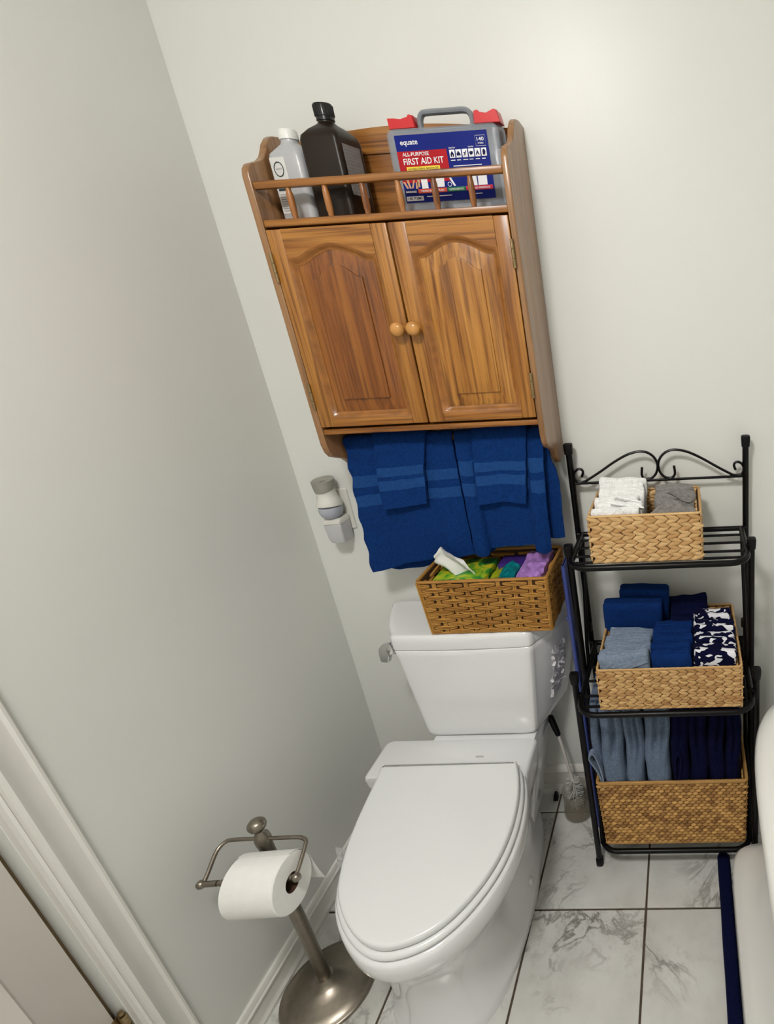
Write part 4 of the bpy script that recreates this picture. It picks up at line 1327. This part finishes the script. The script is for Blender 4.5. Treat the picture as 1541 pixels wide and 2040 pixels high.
def basket(label, x0, x1, y0, y1, z0, z1, mat, style, rows, pitch, singles, flare=0.0, wall=0.004, rimr=0.004, th=0.004, group=None, wrap=0.012):
    cx, cy = (x0 + x1) / 2, (y0 + y1) / 2
    t = thing('basket', label, 'basket', (cx, cy, z0), group)
    H = z1 - z0
    def P(sx, sy, z, d=0.0):
        g = flare * (z - z1) / H
        return (cx + sx * ((x1 - x0) / 2 + g - d), cy + sy * ((y1 - y0) / 2 + g - d), z)
    C4 = ((-1, -1), (1, -1), (1, 1), (-1, 1))
    bd = MB()
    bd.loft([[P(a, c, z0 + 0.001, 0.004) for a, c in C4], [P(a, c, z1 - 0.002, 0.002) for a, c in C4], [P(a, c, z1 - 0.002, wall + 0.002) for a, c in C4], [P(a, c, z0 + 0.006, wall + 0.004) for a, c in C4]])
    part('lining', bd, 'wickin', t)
    unit = leaf('strand', mat) if style != 'twill' else triple()
    me = unit.mesh('strand', mat, angle=75)
    rest = MB()
    rnd = random.Random(hash(label) % 1000)
    rnd = random.Random(int(abs(x0 * 1000)) + rows)
    count = 0
    def place(face, u, z, ln, wd, ang, inner=False):
        nonlocal count
        ud, n = FACES[face]
        L = (x1 - x0) if face in ('front', 'back') else (y1 - y0)
        half = L / 2 + flare * (z - z1) / H
        dist = ((y1 - y0) if face in ('front', 'back') else (x1 - x0)) / 2 + flare * (z - z1) / H
        if inner:
            dist -= wall + 0.0035
            pos = Vector((cx, cy, z)) + n * dist + ud * (u * half * 0.94)
            n = -n
            ud = -ud
        else:
            pos = Vector((cx, cy, z)) + n * (dist - 0.0018) + ud * (u * half)
        zz = Vector((0, 0, 1))
        X = (ud * math.cos(ang) + zz * math.sin(ang)).normalized()
        Z = (-ud * math.sin(ang) + zz * math.cos(ang)).normalized()
        Y = -n
        k = 0.95 + 0.10 * rnd.random()
        mt = Matrix(((X.x * ln * k, Y.x * th, Z.x * wd * k, pos.x), (X.y * ln * k, Y.y * th, Z.y * wd * k, pos.y), (X.z * ln * k, Y.z * th, Z.z * wd * k, pos.z), (0, 0, 0, 1)))
        if (not inner) and face in singles and count < 296:
            o = D.objects.new('strand', me)
            COL.objects.link(o)
            o.parent = t
            o.matrix_local = Matrix.Translation((-cx, -cy, -z0)) @ mt
            count += 1
        else:
            rest.add(unit.v, unit.f, mt)
    for face in ('front', 'right', 'left', 'back'):
        L = (x1 - x0) if face in ('front', 'back') else (y1 - y0)
        for inner in (False, True):
            if style == 'plait':
                rh = (H - 0.006) / rows
                nn = max(3, round(L / pitch))
                for r in range(rows):
                    s = 1 if r % 2 == 0 else -1
                    for q in range(nn):
                        u = -1 + 2 * (q + 0.5 + (0.25 if (r // 2) % 2 else -0.1) * 0.5) / nn
                        if abs(u) > 0.985:
                            continue
                        place(face, u, z1 - 0.004 - rh * (r + 0.5) + rnd.uniform(-0.0006, 0.0006), pitch * 1.34, rh * 1.55, -s * 0.35 * (-1 if inner else 1) + rnd.uniform(-0.04, 0.04), inner)
            elif style == 'twill':
                rh = (H - 0.010) / rows
                nn = max(2, round(L / pitch))
                for r in range(rows):
                    off = (0.0, 0.5, 0.0, 0.5)[r % 4]
                    if off == 0.0:
                        for sg in (-1, 1):
                            place(face, sg * (1 - 0.42 * pitch / L), z1 - 0.007 - rh * (r + 0.5), pitch * 0.40, rh * 1.25, 0.0, inner)
                    for q in range(nn + 1):
                        u = -1 + 2 * (q + off) / nn
                        if abs(u) > 0.97:
                            continue
                        place(face, u, z1 - 0.007 - rh * (r + 0.5), min(pitch * 0.86, 2 * (1 - abs(u)) * L / 2 * 1.15 + 0.012), rh * 1.20, rnd.uniform(-0.03, 0.03), inner)
            else:
                rh = (H - 0.008) / rows
                nn = max(4, round(L / pitch))
                for r in range(rows):
                    for q in range(nn):
                        u = -1 + 2 * (q + 0.5 + 0.5 * (r % 2) - 0.25) / nn
                        if abs(u) > 0.985:
                            continue
                        place(face, u, z1 - 0.006 - rh * (r + 0.5), pitch * 1.12, rh * 1.12, 0.07 * (-1 if inner else 1) + rnd.uniform(-0.06, 0.06), inner)
    if rest.v:
        part('weave', rest, mat, t, kind='stuff', angle=75)
    if style == 'twill':
        sk = MB()
        for face in ('front', 'right', 'left', 'back'):
            ud, n = FACES[face]
            L = (x1 - x0) if face in ('front', 'back') else (y1 - y0)
            dd = ((y1 - y0) if face in ('front', 'back') else (x1 - x0)) / 2
            nn = max(2, round(L / pitch)) * 2
            for q in range(nn + 1):
                u = (-1 + 2 * q / nn) * 0.985
                for e in (-0.0032, 0.0, 0.0032):
                    p = []
                    for z in (z0 + 0.002, z0 + H * 0.5, z1 - 0.003):
                        g = flare * (z - z1) / H
                        p.append(Vector((cx, cy, z)) + n * (dd + g - 0.0012) + ud * (u * (L / 2 + g) + e))
                    sk.tube(p, 0.0021, 5)
        part('stakes', sk, mat, t, kind='stuff')
    # rims: wrapped rope at the top, plain coil at the foot
    rm = MB()
    ring = [Vector((p[0], p[1], z1)) for p in rsq((cx, cy), (x1 - x0) / 2 - 0.0005, (y1 - y0) / 2 - 0.0005, 0.008, 0, z1, 3)]
    dense = []
    for i in range(len(ring)):
        a, c = ring[i], ring[(i + 1) % len(ring)]
        m = max(1, int((c - a).length / (wrap / 2)))
        for k in range(m):
            dense.append(a + (c - a) * k / m)
    rm.tube(dense, [rimr * (1.0 if k % 2 else 0.84) for k in range(len(dense))], 8, True)
    part('rim', rm, mat, t)
    fm = MB()
    ring = [Vector((p[0], p[1], z0 + 0.003)) for p in rsq((cx, cy), (x1 - x0) / 2 - flare - 0.001, (y1 - y0) / 2 - flare - 0.001, 0.008, 0, 0, 3)]
    fm.tube(ring, 0.003, 8, True)
    part('foot_coil', fm, mat, t)
    return t


basket('golden brown woven rattan basket standing on the toilet tank', 0.3700, 0.6940, -0.206, -0.026, 0.7462, 0.9000, 'wick4', 'twill', 13, 0.072, ('front', 'right'), flare=0.007, rimr=0.0045, th=0.0066, group=None, wrap=0.007)
basket('small pale plaited water hyacinth basket on the top rack shelf', 0.8180, 1.0725, -0.240, -0.062, 0.9512, 1.0680, 'wick1', 'plait', 12, 0.0265, ('front', 'right', 'left'), rimr=0.0034, th=0.0062)
basket('wide plaited water hyacinth basket on the middle rack shelf', 0.8170, 1.1530, -0.338, -0.062, 0.6092, 0.7230, 'wick2', 'plait', 14, 0.0205, ('front',), rimr=0.0034, th=0.0052)
basket('tall brown seagrass basket full of bath towels on the bottom rack shelf', 0.7710, 1.1700, -0.288, -0.060, 0.0845, 0.3200, 'wick3', 'fine', 21, 0.0165, (), flare=0.006, rimr=0.0055, th=0.0050, wrap=0.009)

# --------------------------------------------------- things in the tank basket
tb = thing('tissue_box', 'green and yellow printed tissue box in the tank basket', 'tissue box', (0.458, -0.118, 0.752))
part('carton', MB().box((0.395, -0.188, 0.7525), (0.527, -0.056, 0.8885), 0.0015), 'tissuebox', tb)
P = []
for i in range(17):
    u = i / 16 - 0.5
    row = []
    for j in range(15):
        k = j / 14
        w = 0.036 * (1 - 0.25 * sstep(0.7, 1, k))
        x = 0.462 - 0.030 * k - 0.010 * k * k + u * 2 * w * (1 - 0.45 * sstep(0.7, 1, k))
        y = -0.135 - 0.016 * k + 0.013 * math.sin(u * 9 + k * 2.5) * (1 - 0.3 * k)
        z = 0.884 + 0.082 * k - 0.020 * (abs(u) * 2) ** 2 * k
        row.append(Vector((x, y, z)) + noise.noise_vector(Vector((u * 6, k * 6, 1))) * 0.003)
    P.append(row)
part('tissue', MB().sheet(P, 0.0007), 'paper', tb, label='white tissue sticking up from the slot', angle=55)
def crumple(name, x0, x1, y0, y1, z, amp, mat, label, cat, seed, t=0.0012, group=None, thick=0.02, peak=None):
    c = ((x0 + x1) / 2, (y0 + y1) / 2, z - thick / 2)
    def shp(p):
        top = sstep(-thick / 2, thick / 2, p.z)
        q = p + Vector((0, 0, top * amp * (noise.noise(Vector((p.x * 38, p.y * 38, seed))) + 0.6 * noise.noise(Vector((p.x * 90, p.y * 90, seed + 2))))))
        if peak:
            q.z += top * peak * max(0, 1 - abs(p.x) / ((x1 - x0) / 2))
        return q
    return solo(name, MB().rblock(c, (x1 - x0, y1 - y0, thick), min(0.004, thick / 2.2), seed, 0.001, 40, n=(16, 14, 4), shape=shp), mat, label, cat, (c[0], c[1], z - thick), group, angle=32)
crumple('packet', 0.532, 0.560, -0.190, -0.080, 0.880, 0.006, 'limefilm', 'flat lime yellow film packet beside the tissue box in the tank basket', 'packet', 3, thick=0.120)
crumple('packet', 0.563, 0.607, -0.188, -0.110, 0.892, 0.008, 'tealfilm', 'teal film packet with a peaked top in the tank basket', 'packet', 5, thick=0.130, peak=0.012)
crumple('packet', 0.612, 0.678, -0.190, -0.042, 0.902, 0.012, 'lilac', 'lilac crumpled film packet at the right end of the tank basket', 'packet', 8, thick=0.140)
solo('carton', MB().box((0.540, -0.104, 0.7525), (0.608, -0.046, 0.890), 0.002), 'violet', 'dark violet carton at the back of the tank basket', 'carton', (0.574, -0.075, 0.7525))


# ================================================================== RACK
rk = thing('shelf_rack', 'black three-tier metal shelf rack with scrolled top beside the toilet', 'rack', (0.970, -0.16, 0.0))
XL, XR = 0.747, 1.194
POSTS = ((-0.032, 1.178), (-0.165, 0.958), (-0.2775, 0.662))
for x in (XL, XR):
    for y, z in POSTS:
        p = part('post', MB().tube([(x, y, 0.012), (x, y, z)], 0.0082, 14), 'iron', rk)
        cp = MB().loft([rsq((x, y), s, s, s * 0.55, 0, zz, 3) for zz, s in ((z - 0.018, 0.0098), (z - 0.004, 0.0108), (z + 0.005, 0.0112), (z + 0.0085, 0.0105), (z + 0.0095, 0.0085))])
        part('cap', cp, 'rubber', p)
        part('foot', MB().loft([rsq((x, y), s, s, s * 0.6, 0, zz, 3) for zz, s in ((0.0006, 0.0098), (0.003, 0.0104), (0.024, 0.0100), (0.026, 0.0088))]), 'rubber', p)
part('crossbar', MB().tube([(XL, -0.032, 1.0805), (XR, -0.032, 1.0815)], 0.0036, 10), 'iron', rk)
SCR = [(0.774, 1.0985), (0.778, 1.110), (0.775, 1.1175), (0.766, 1.119), (0.757, 1.112), (0.7535, 1.100), (0.7575, 1.089), (0.767, 1.0845), (0.780, 1.0855), (0.790, 1.0905), (0.822, 1.1095), (0.858, 1.1325), (0.890, 1.1495), (0.912, 1.1565), (0.932, 1.1585), (0.950, 1.153), (0.964, 1.140), (0.9705, 1.122), (0.967, 1.102), (0.957, 1.089), (0.945, 1.0845), (0.935, 1.0865), (0.9295, 1.094), (0.9290, 1.1025), (0.9305, 1.1165)]
part('scroll', MB().tube(smooth_path([(x, -0.032, z) for x, z in SCR], 5), 0.0034, 8, flat=((0, 1, 0), 1.3)), 'iron', rk)
part('scroll', MB().tube(smooth_path([(2 * 0.9712 - x + 0.0005, -0.032, z + 0.0005) for x, z in SCR], 5), 0.0034, 8, flat=((0, 1, 0), 1.3)), 'iron', rk)
rv = MB()
for x in (0.767, 0.945, 0.9975, 1.1755):
    rv.lathe([(0.0001, 0.0022), (0.0022, 0.0015), (0.003, 0.0)], (x, -0.032, 1.0868), 10)
part('rivets', rv, 'iron', rk)


def shelf(z, yb, yf, slats, r=0.0075, cr=0.045, xl=0.7605, xr=1.1805):
    P = [(xl, yb, z)]
    P.append((xl, yf + cr + 0.02, z))
    for k in range(7):
        a = math.pi + math.pi / 2 * k / 6
        P.append((xl + cr + cr * math.cos(a), yf + cr + cr * math.sin(a), z))
    for k in range(7):
        a = 1.5 * math.pi + math.pi / 2 * k / 6
        P.append((xr - cr + cr * math.cos(a), yf + cr + cr * math.sin(a), z))
    P.append((xr, yf + cr + 0.02, z))
    P.append((xr, yb, z))
    fr = part('shelf_frame', MB().tube(P, r, 12), 'iron', rk)
    part('back_rail', MB().tube([(XL, yb, z), (XR, yb, z)], r * 0.92, 12), 'iron', fr)
    for y in slats:
        dx = 0.0
        if y < yf + cr:
            dx = cr - math.sqrt(max(0, cr * cr - (yf + cr - y) ** 2))
        part('slat', MB().tube([(xl + dx, y, z + 0.002), (xr - dx, y, z + 0.002)], 0.0036, 8), 'iron', fr)


shelf(0.9430, -0.047, -0.247, (-0.093, -0.139, -0.187, -0.222))
shelf(0.6010, -0.047, -0.346, (-0.105, -0.163, -0.221, -0.279, -0.318))
shelf(0.0765, -0.047, -0.298, (-0.105, -0.163, -0.221, -0.262))
for x, s in ((XL, 1), (XR, -1)):
    for y, z in ((-0.165, 0.943), (-0.2775, 0.601)):
        part('bracket', MB().box((min(x, x + s * 0.016), y - 0.006, z - 0.014), (max(x, x + s * 0.016), y + 0.006, z + 0.010), 0.002), 'iron', rk)
    part('brace', MB().tube([(x + s * 0.012, -0.047, 0.930), (x + s * 0.012, -0.150, 0.66), (x + s * 0.012, -0.158, 0.60)], 0.0052, 10), 'iron', rk)
    part('brace', MB().tube([(x + s * 0.012, -0.047, 0.590), (x + s * 0.012, -0.262, 0.12), (x + s * 0.012, -0.270, 0.075)], 0.0052, 10), 'iron', rk)
    part('clip', MB().box((x + s * 0.004, -0.108, 0.675), (x + s * 0.020, -0.092, 0.70), 0.003), 'rubber', rk)

ORD = ['first', 'second', 'third', 'fourth', 'fifth', 'sixth', 'seventh', 'eighth']


def filed(n, x0, x1, yf, yb, ztop0, ztop1, zbot, mat, what, where, group, lean=0.10, jit=0.004, cat='washcloth', seed=1, name='washcloth', gro=2, dx=0.0):
    """n folded cloths standing on edge, filed from the front to the back."""
    rnd = random.Random(seed)
    out = []
    p = (yb - yf) / n
    for k in range(n):
        th = p * 0.97
        z1 = ztop0 + (ztop1 - ztop0) * (k / max(1, n - 1)) + rnd.uniform(-jit, jit) * 0.5
        y = yf + p * (k + 0.5)
        a, c = x0 + rnd.uniform(-jit, jit) + dx * k, x1 + rnd.uniform(-jit, jit) + dx * k
        mt = Matrix.Rotation(rnd.uniform(-0.05, 0.05), 3, 'Y') @ Matrix.Rotation(rnd.uniform(-0.02, 0.02), 3, 'Z')
        mb = MB().rblock(((a + c) / 2, y, (zbot + z1) / 2), (c - a, th, z1 - zbot), th * 0.24, seed * 7 + k, 0.0036, 34, mt, grooves=gro, gdepth=0.007, n=(20, 12, 16))
        lab = '%s %s from the front, %s' % (what, ORD[k], where)
        out.append(solo(name, mb, mat, lab, cat, ((a + c) / 2, y, zbot), group, angle=70))
    return out


def flap(parent, mat, pts, t=0.004, seed=3):
    """folded corner: quad sheet from four corner points."""
    A, B_, C_, E_ = [Vector(p) for p in pts]
    P = []
    for i in range(9):
        u = i / 8
        P.append([(A * (1 - u) + B_ * u) * (1 - v) + (E_ * (1 - u) + C_ * u) * v + noise.noise_vector(Vector((u * 3, v * 3, seed))) * 0.0016 for v in [k / 8 for k in range(9)]])
    part('folded_corner', MB().sheet(P, t), mat, parent, angle=70)


# top basket
ws = filed(7, 0.829, 0.936, -0.2315, -0.074, 1.0800, 1.107, 0.962, 'white_t', 'folded white washcloth', 'in the small basket', 'white washcloths in the top basket', seed=4, jit=0.006)
flap(ws[0], 'white_t', [(0.862, -0.2335, 1.066), (0.892, -0.2335, 1.085), (0.902, -0.2335, 1.068), (0.882, -0.2335, 1.056)])
flap(ws[2], 'white_t', [(0.880, -0.192, 1.098), (0.938, -0.196, 1.083), (0.936, -0.186, 1.076), (0.872, -0.184, 1.088)])
flap(ws[1], 'white_t', [(0.868, -0.212, 1.090), (0.944, -0.216, 1.077), (0.944, -0.206, 1.070), (0.868, -0.206, 1.082)])
gs = filed(4, 0.966, 1.0615, -0.2315, -0.085, 1.0720, 1.091, 0.962, 'grey_t', 'folded grey washcloth', 'in the small basket', 'grey washcloths in the top basket', seed=9, jit=0.004)
flap(gs[0], 'grey_t', [(0.958, -0.2335, 1.069), (1.004, -0.230, 1.101), (1.020, -0.230, 1.096), (1.048, -0.2335, 1.069)], 0.005)
flap(gs[1], 'grey_t', [(0.998, -0.196, 1.104), (1.010, -0.194, 1.108), (1.058, -0.190, 1.078), (1.044, -0.196, 1.076)], 0.005)

# middle basket
ba = solo('bath_towel', MB().rblock((0.8890, -0.148, 0.706), (0.151, 0.045, 0.180), 0.0100, 31, 0.0022, 24, Matrix.Rotation(0.02, 3, 'Y'), grooves=2, gdepth=0.008, n=(24, 10, 26)), 'royal2', 'big royal blue folded towel standing in the middle basket, nearer of the two', 'towel', (0.889, -0.148, 0.617), 'blue towels at the back of the middle basket', angle=70)
bb_ = solo('bath_towel', MB().rblock((0.9150, -0.096, 0.712), (0.131, 0.046, 0.192), 0.0110, 37, 0.0022, 24, Matrix.Rotation(0.04, 3, 'Y'), grooves=2, gdepth=0.008, n=(24, 10, 26)), 'royal2', 'big royal blue folded towel standing in the middle basket, behind the other', 'towel', (0.915, -0.096, 0.617), 'blue towels at the back of the middle basket', angle=70)
filed(4, 0.9875, 1.0850, -0.172, -0.074, 0.748, 0.768, 0.617, 'navy', 'dark navy folded washcloth', 'behind the blue ones', 'navy washcloths at the back of the middle basket', seed=12)
sl_ = filed(4, 0.8275, 0.940, -0.330, -0.186, 0.757, 0.744, 0.617, 'slate', 'grey-blue folded washcloth', 'at the left of the middle basket', 'grey-blue washcloths in the middle basket', seed=15, gro=3)
flap(sl_[0], 'slate', [(0.855, -0.3315, 0.728), (0.868, -0.3315, 0.7115), (0.938, -0.3315, 0.740), (0.928, -0.3315, 0.756)], 0.004)
filed(5, 0.9450, 1.0400, -0.330, -0.188, 0.757, 0.760, 0.617, 'royal2', 'royal blue folded washcloth', 'in the centre of the middle basket', 'blue washcloths in the middle basket', seed=18, gro=3)
filed(4, 1.0440, 1.1430, -0.330, -0.150, 0.758, 0.770, 0.617, 'print', 'navy and white patterned cloth', 'at the right of the middle basket', 'patterned cloths in the middle basket', seed=22, gro=2)


# bottom basket: bath towels filed from left to right, their folded fronts facing the room
def front_towel(x0, x1, z0, z1, y0, y1, mat, label, seed, group, lean=0.0, cre=()):
    w, d, h = x1 - x0, y1 - y0, z1 - z0
    def shp(p):
        q = Vector(p)
        fr = sstep(0.0, -d / 2, p.y)
        for xc, zs, dep in cre:                     # splits between the layers, opening towards the top
            k = sstep(zs - 0.03, zs + 0.03, p.z)
            q.y += fr * dep * k * math.exp(-((p.x - xc * w / 2) / (0.11 * w)) ** 2)
        q.y += -0.006 * fr * math.exp(-((p.z + 0.02) / 0.05) ** 2)
        q.x += lean * (p.z + h / 2) / h + 0.003 * math.sin(p.z * 30 + seed)
        return q
    mb = MB().rblock(((x0 + x1) / 2, (y0 + y1) / 2, (z0 + z1) / 2), (w, d, h), min(w * 0.42, 0.022), seed, 0.0022, 26, n=(18, 12, 40), shape=shp)
    return solo('bath_towel', mb, mat, label, 'towel', ((x0 + x1) / 2, (y0 + y1) / 2, z0), group, angle=70)


gsl, gnv = 'slate blue towels in the bottom basket', 'navy towels in the bottom basket'
front_towel(0.7885, 0.8480, 0.100, 0.572, -0.278, -0.080, 'slate2', 'slate blue folded bath towel, second from the left in the bottom basket', 41, gsl, 0.002, ((0.1, 0.07, 0.022),))
front_towel(0.8500, 0.8995, 0.100, 0.572, -0.277, -0.080, 'slate2', 'slate blue folded bath towel, third from the left in the bottom basket', 43, gsl, 0.003, ((-0.25, 0.07, 0.016), (0.3, 0.05, 0.02)))
front_towel(0.9015, 0.9665, 0.100, 0.572, -0.278, -0.080, 'slate2', 'slate blue folded bath towel beside the navy ones in the bottom basket', 47, gsl, 0.006, ((-0.15, 0.08, 0.02), (0.45, 0.08, 0.016)))
front_towel(0.9720, 1.0180, 0.100, 0.572, -0.276, -0.080, 'navy2', 'navy folded bath towel with a looped edge, beside the slate blue ones', 53, gnv, 0.003, ((0.0, 0.06, 0.008),))
nvl = [o for o in SC.objects if o.get('label', '').startswith('navy folded bath towel with a looped')][0]
loop_ = [(0.981, 0.328), (0.9825, 0.345), (0.983, 0.382), (0.985, 0.402), (0.991, 0.411), (0.9975, 0.404), (0.9985, 0.388), (0.9965, 0.372), (0.9935, 0.345), (0.992, 0.328)]
pth = smooth_path([(x, -0.283, z) for x, z in loop_], 4)
part('looped_edge', MB().sheet([[p + Vector((0, dy, 0)) for dy in (-0.006, 0.0, 0.012)] for p in pth], 0.0032), 'navy', nvl, angle=70)
front_towel(1.0200, 1.0680, 0.100, 0.572, -0.277, -0.080, 'navy2', 'navy folded bath towel, second navy one from the left', 57, gnv, 0.003, ((-0.1, 0.06, 0.014),))
front_towel(1.0700, 1.1140, 0.100, 0.572, -0.276, -0.080, 'navy2', 'navy folded bath towel, third navy one from the left', 59, gnv, 0.002, ((0.2, 0.08, 0.014),))
front_towel(1.1160, 1.1550, 0.100, 0.572, -0.274, -0.080, 'navy2', 'navy folded bath towel at the right end of the bottom basket', 61, gnv, 0.002, ((0.0, 0.05, 0.01),))
# leftmost towel: slumps over the basket's rim, rolled edge showing
P = []
prof_t = [(0.786, 0.30), (0.780, 0.338), (0.770, 0.366), (0.7615, 0.388), (0.758, 0.404), (0.760, 0.416), (0.766, 0.422), (0.771, 0.416), (0.7755, 0.40), (0.7815, 0.372), (0.787, 0.34), (0.7885, 0.30)]
pth = smooth_path([(x, 0, z) for x, z in prof_t], 3)
lt_ = front_towel(0.7640, 0.7865, 0.345, 0.572, -0.262, -0.095, 'slate2', 'slate blue bath towel slumping over the left rim of the bottom basket', 67, gsl, 0.004)
part('rolled_edge', MB().sheet([[Vector((p.x, y + 0.004 * math.sin(i * 0.3), p.z)) for y in (-0.286, -0.281, -0.274, -0.266)] for i, p in enumerate(pth)], 0.0035), 'slate', lt_, angle=70)


# ================================================================== FLOOR THINGS BY THE WALL
pn = MB()
pn.loft([rsq((0.7250, -0.110), a, 0.050, 0.0045, 0, z, 4) for z, a in ((0.001, 0.0050), (0.004, 0.0055), (0.890, 0.0055), (0.902, 0.0050), (0.908, 0.0030))])
pp = solo('folding_board', pn, 'peri', 'thin periwinkle blue board standing on edge between tank and rack', 'board', (0.725, -0.110, 0.001))
part('peg', MB().lathe([(0.0001, -0.0115), (0.005, -0.011), (0.006, -0.007), (0.0045, -0.002)], (0.7235, -0.145, 0.745), 14, 'X'), 'peri', pp)

br = thing('toilet_brush', 'white toilet brush with black grip leaning in a clear cup behind the toilet', 'toilet brush', (0.652, -0.100, 0.004))
g0, g1, g2, g3 = Vector((0.5985, -0.062, 0.352)), Vector((0.618, -0.070, 0.285)), Vector((0.6465, -0.092, 0.130)), Vector((0.652, -0.096, 0.022))
part('rod', MB().tube([g1, g2, g3], [0.0048, 0.0052, 0.004], 12), 'rod', br)
part('grip', MB().tube([g0, g0 + (g1 - g0) * 0.12, g0 + (g1 - g0) * 0.6, g1 - (g1 - g0) * 0.06, g1], [0.008, 0.0102, 0.0098, 0.0085, 0.0065], 14), 'rubber', br, label='black rubber grip')
bm_ = MB()
rb_ = random.Random(5)
ax = (g3 - g2).normalized()
for k in range(520):
    t_ = rb_.random()
    base = g2 + (g3 - g2) * (0.02 + 0.98 * t_)
    a = rb_.random() * 6.283
    s1 = ax.cross(Vector((0, 1, 0.3))).normalized()
    s2 = ax.cross(s1)
    dv = (s1 * math.cos(a) + s2 * math.sin(a) + ax * rb_.uniform(-0.45, 0.25)).normalized()
    L = 0.021 + 0.007 * math.sin(math.pi * t_)
    tip = base + dv * L
    sd = dv.cross(ax).normalized() * 0.0011
    bm_.add([base - sd, base + sd, tip + sd * 0.7, tip - sd * 0.7, base + ax * 0.0011, tip + ax * 0.0008], [(0, 1, 2, 3), (1, 4, 5, 2), (4, 0, 3, 5)])
part('bristles', bm_, 'bristle', br, kind='stuff')
solo('brush_holder', MB().lathe([(0.0001, 0.001), (0.044, 0.001), (0.047, 0.004), (0.0465, 0.020), (0.043, 0.060), (0.0435, 0.096), (0.0445, 0.098), (0.0425, 0.098), (0.0415, 0.060), (0.0445, 0.020), (0.043, 0.0045), (0.0001, 0.004)], (0.655, -0.0995, 0), 36), 'cup', 'clear smoky plastic cup holding the toilet brush', 'brush holder', (0.655, -0.0995, 0.001), angle=50)
solo('rubber_wedge', MB().loft([[(0.562, -0.060, 0.0008), (0.5785, -0.060, 0.0008), (0.5785, -0.044, 0.0008), (0.562, -0.044, 0.0008)], [(0.566, -0.058, 0.022), (0.5775, -0.058, 0.022), (0.5775, -0.045, 0.022), (0.566, -0.045, 0.022)], [(0.569, -0.054, 0.030), (0.576, -0.054, 0.030), (0.576, -0.047, 0.030), (0.569, -0.047, 0.030)]]), 'rubber', 'tiny black rubber wedge on the floor at the back baseboard', 'wedge', (0.570, -0.052, 0.0008))


# ================================================================== TUB
def sup(cx, cy, a, b_, n, z, N=88):
    P = []
    for k in range(N):
        t_ = 2 * math.pi * k / N
        c, s = math.cos(t_), math.sin(t_)
        P.append((cx + a * math.copysign(abs(c) ** (2 / n), c), cy + b_ * math.copysign(abs(s) ** (2 / n), s), z))
    return P


TX, TY = 1.545, -1.04
tm = MB()
tm.loft([sup(TX, TY, 0.422, 0.746, 20, 0.0008), sup(TX, TY, 0.424, 0.748, 20, 0.004), sup(TX, TY, 0.424, 0.748, 20, 0.085), sup(TX, TY, 0.420, 0.744, 16, 0.100), sup(TX, TY, 0.402, 0.730, 12, 0.116), sup(TX, TY, 0.376, 0.722, 7, 0.150), sup(TX, TY, 0.352, 0.722, 5.5, 0.25), sup(TX, TY, 0.346, 0.735, 5, 0.38), sup(TX, TY, 0.350, 0.755, 4.4, 0.48), sup(TX, TY, 0.358, 0.775, 4.2, 0.515),
         sup(TX, TY, 0.374, 0.796, 6, 0.520), sup(TX, TY, 0.384, 0.808, 6, 0.532), sup(TX, TY, 0.386, 0.811, 6, 0.548), sup(TX, TY, 0.380, 0.804, 6, 0.562), sup(TX, TY, 0.366, 0.790, 5.5, 0.570), sup(TX, TY, 0.348, 0.770, 5, 0.568), sup(TX, TY, 0.334, 0.752, 4.5, 0.556), sup(TX, TY, 0.322, 0.738, 4, 0.52), sup(TX, TY, 0.300, 0.700, 3.6, 0.36), sup(TX, TY, 0.262, 0.630, 3.2, 0.20), sup(TX, TY, 0.20, 0.54, 3, 0.150), sup(TX, TY, 0.02, 0.05, 2, 0.146)])
solo('bathtub', tm, 'tub', 'white freestanding bathtub with a rolled rim at the right edge', 'bathtub', (TX, TY, 0.0008), angle=60)
# navy mat rolled along the foot of the tub
P = []
mp_ = [(1.0895, 0.0030), (1.087, 0.010), (1.091, 0.018), (1.101, 0.021), (1.1140, 0.020), (1.1200, 0.013), (1.119, 0.0040)]
mb_ = MB()
mb_.loft([[(1.1015 + (x - 1.1015) * s, y, 0.0155 + (z - 0.0155) * s + 0.0008 * math.sin(y * 20)) for x, z in [(p.x, max(p.y, 0.003)) for p in smooth_path([(a, c, 0) for a, c in mp_], 3, True)]] for y, s in [(-0.262, 0.75), (-0.266, 0.95)] + [(-0.27 - 0.05 * k, 1.0 + 0.03 * math.sin(k * 1.7)) for k in range(18)] + [(-1.20, 0.8)]])
solo('bath_mat', mb_, 'navy', 'navy bath mat rolled up on the floor along the foot of the tub', 'bath mat', (1.1015, -0.7, 0.001), angle=60)
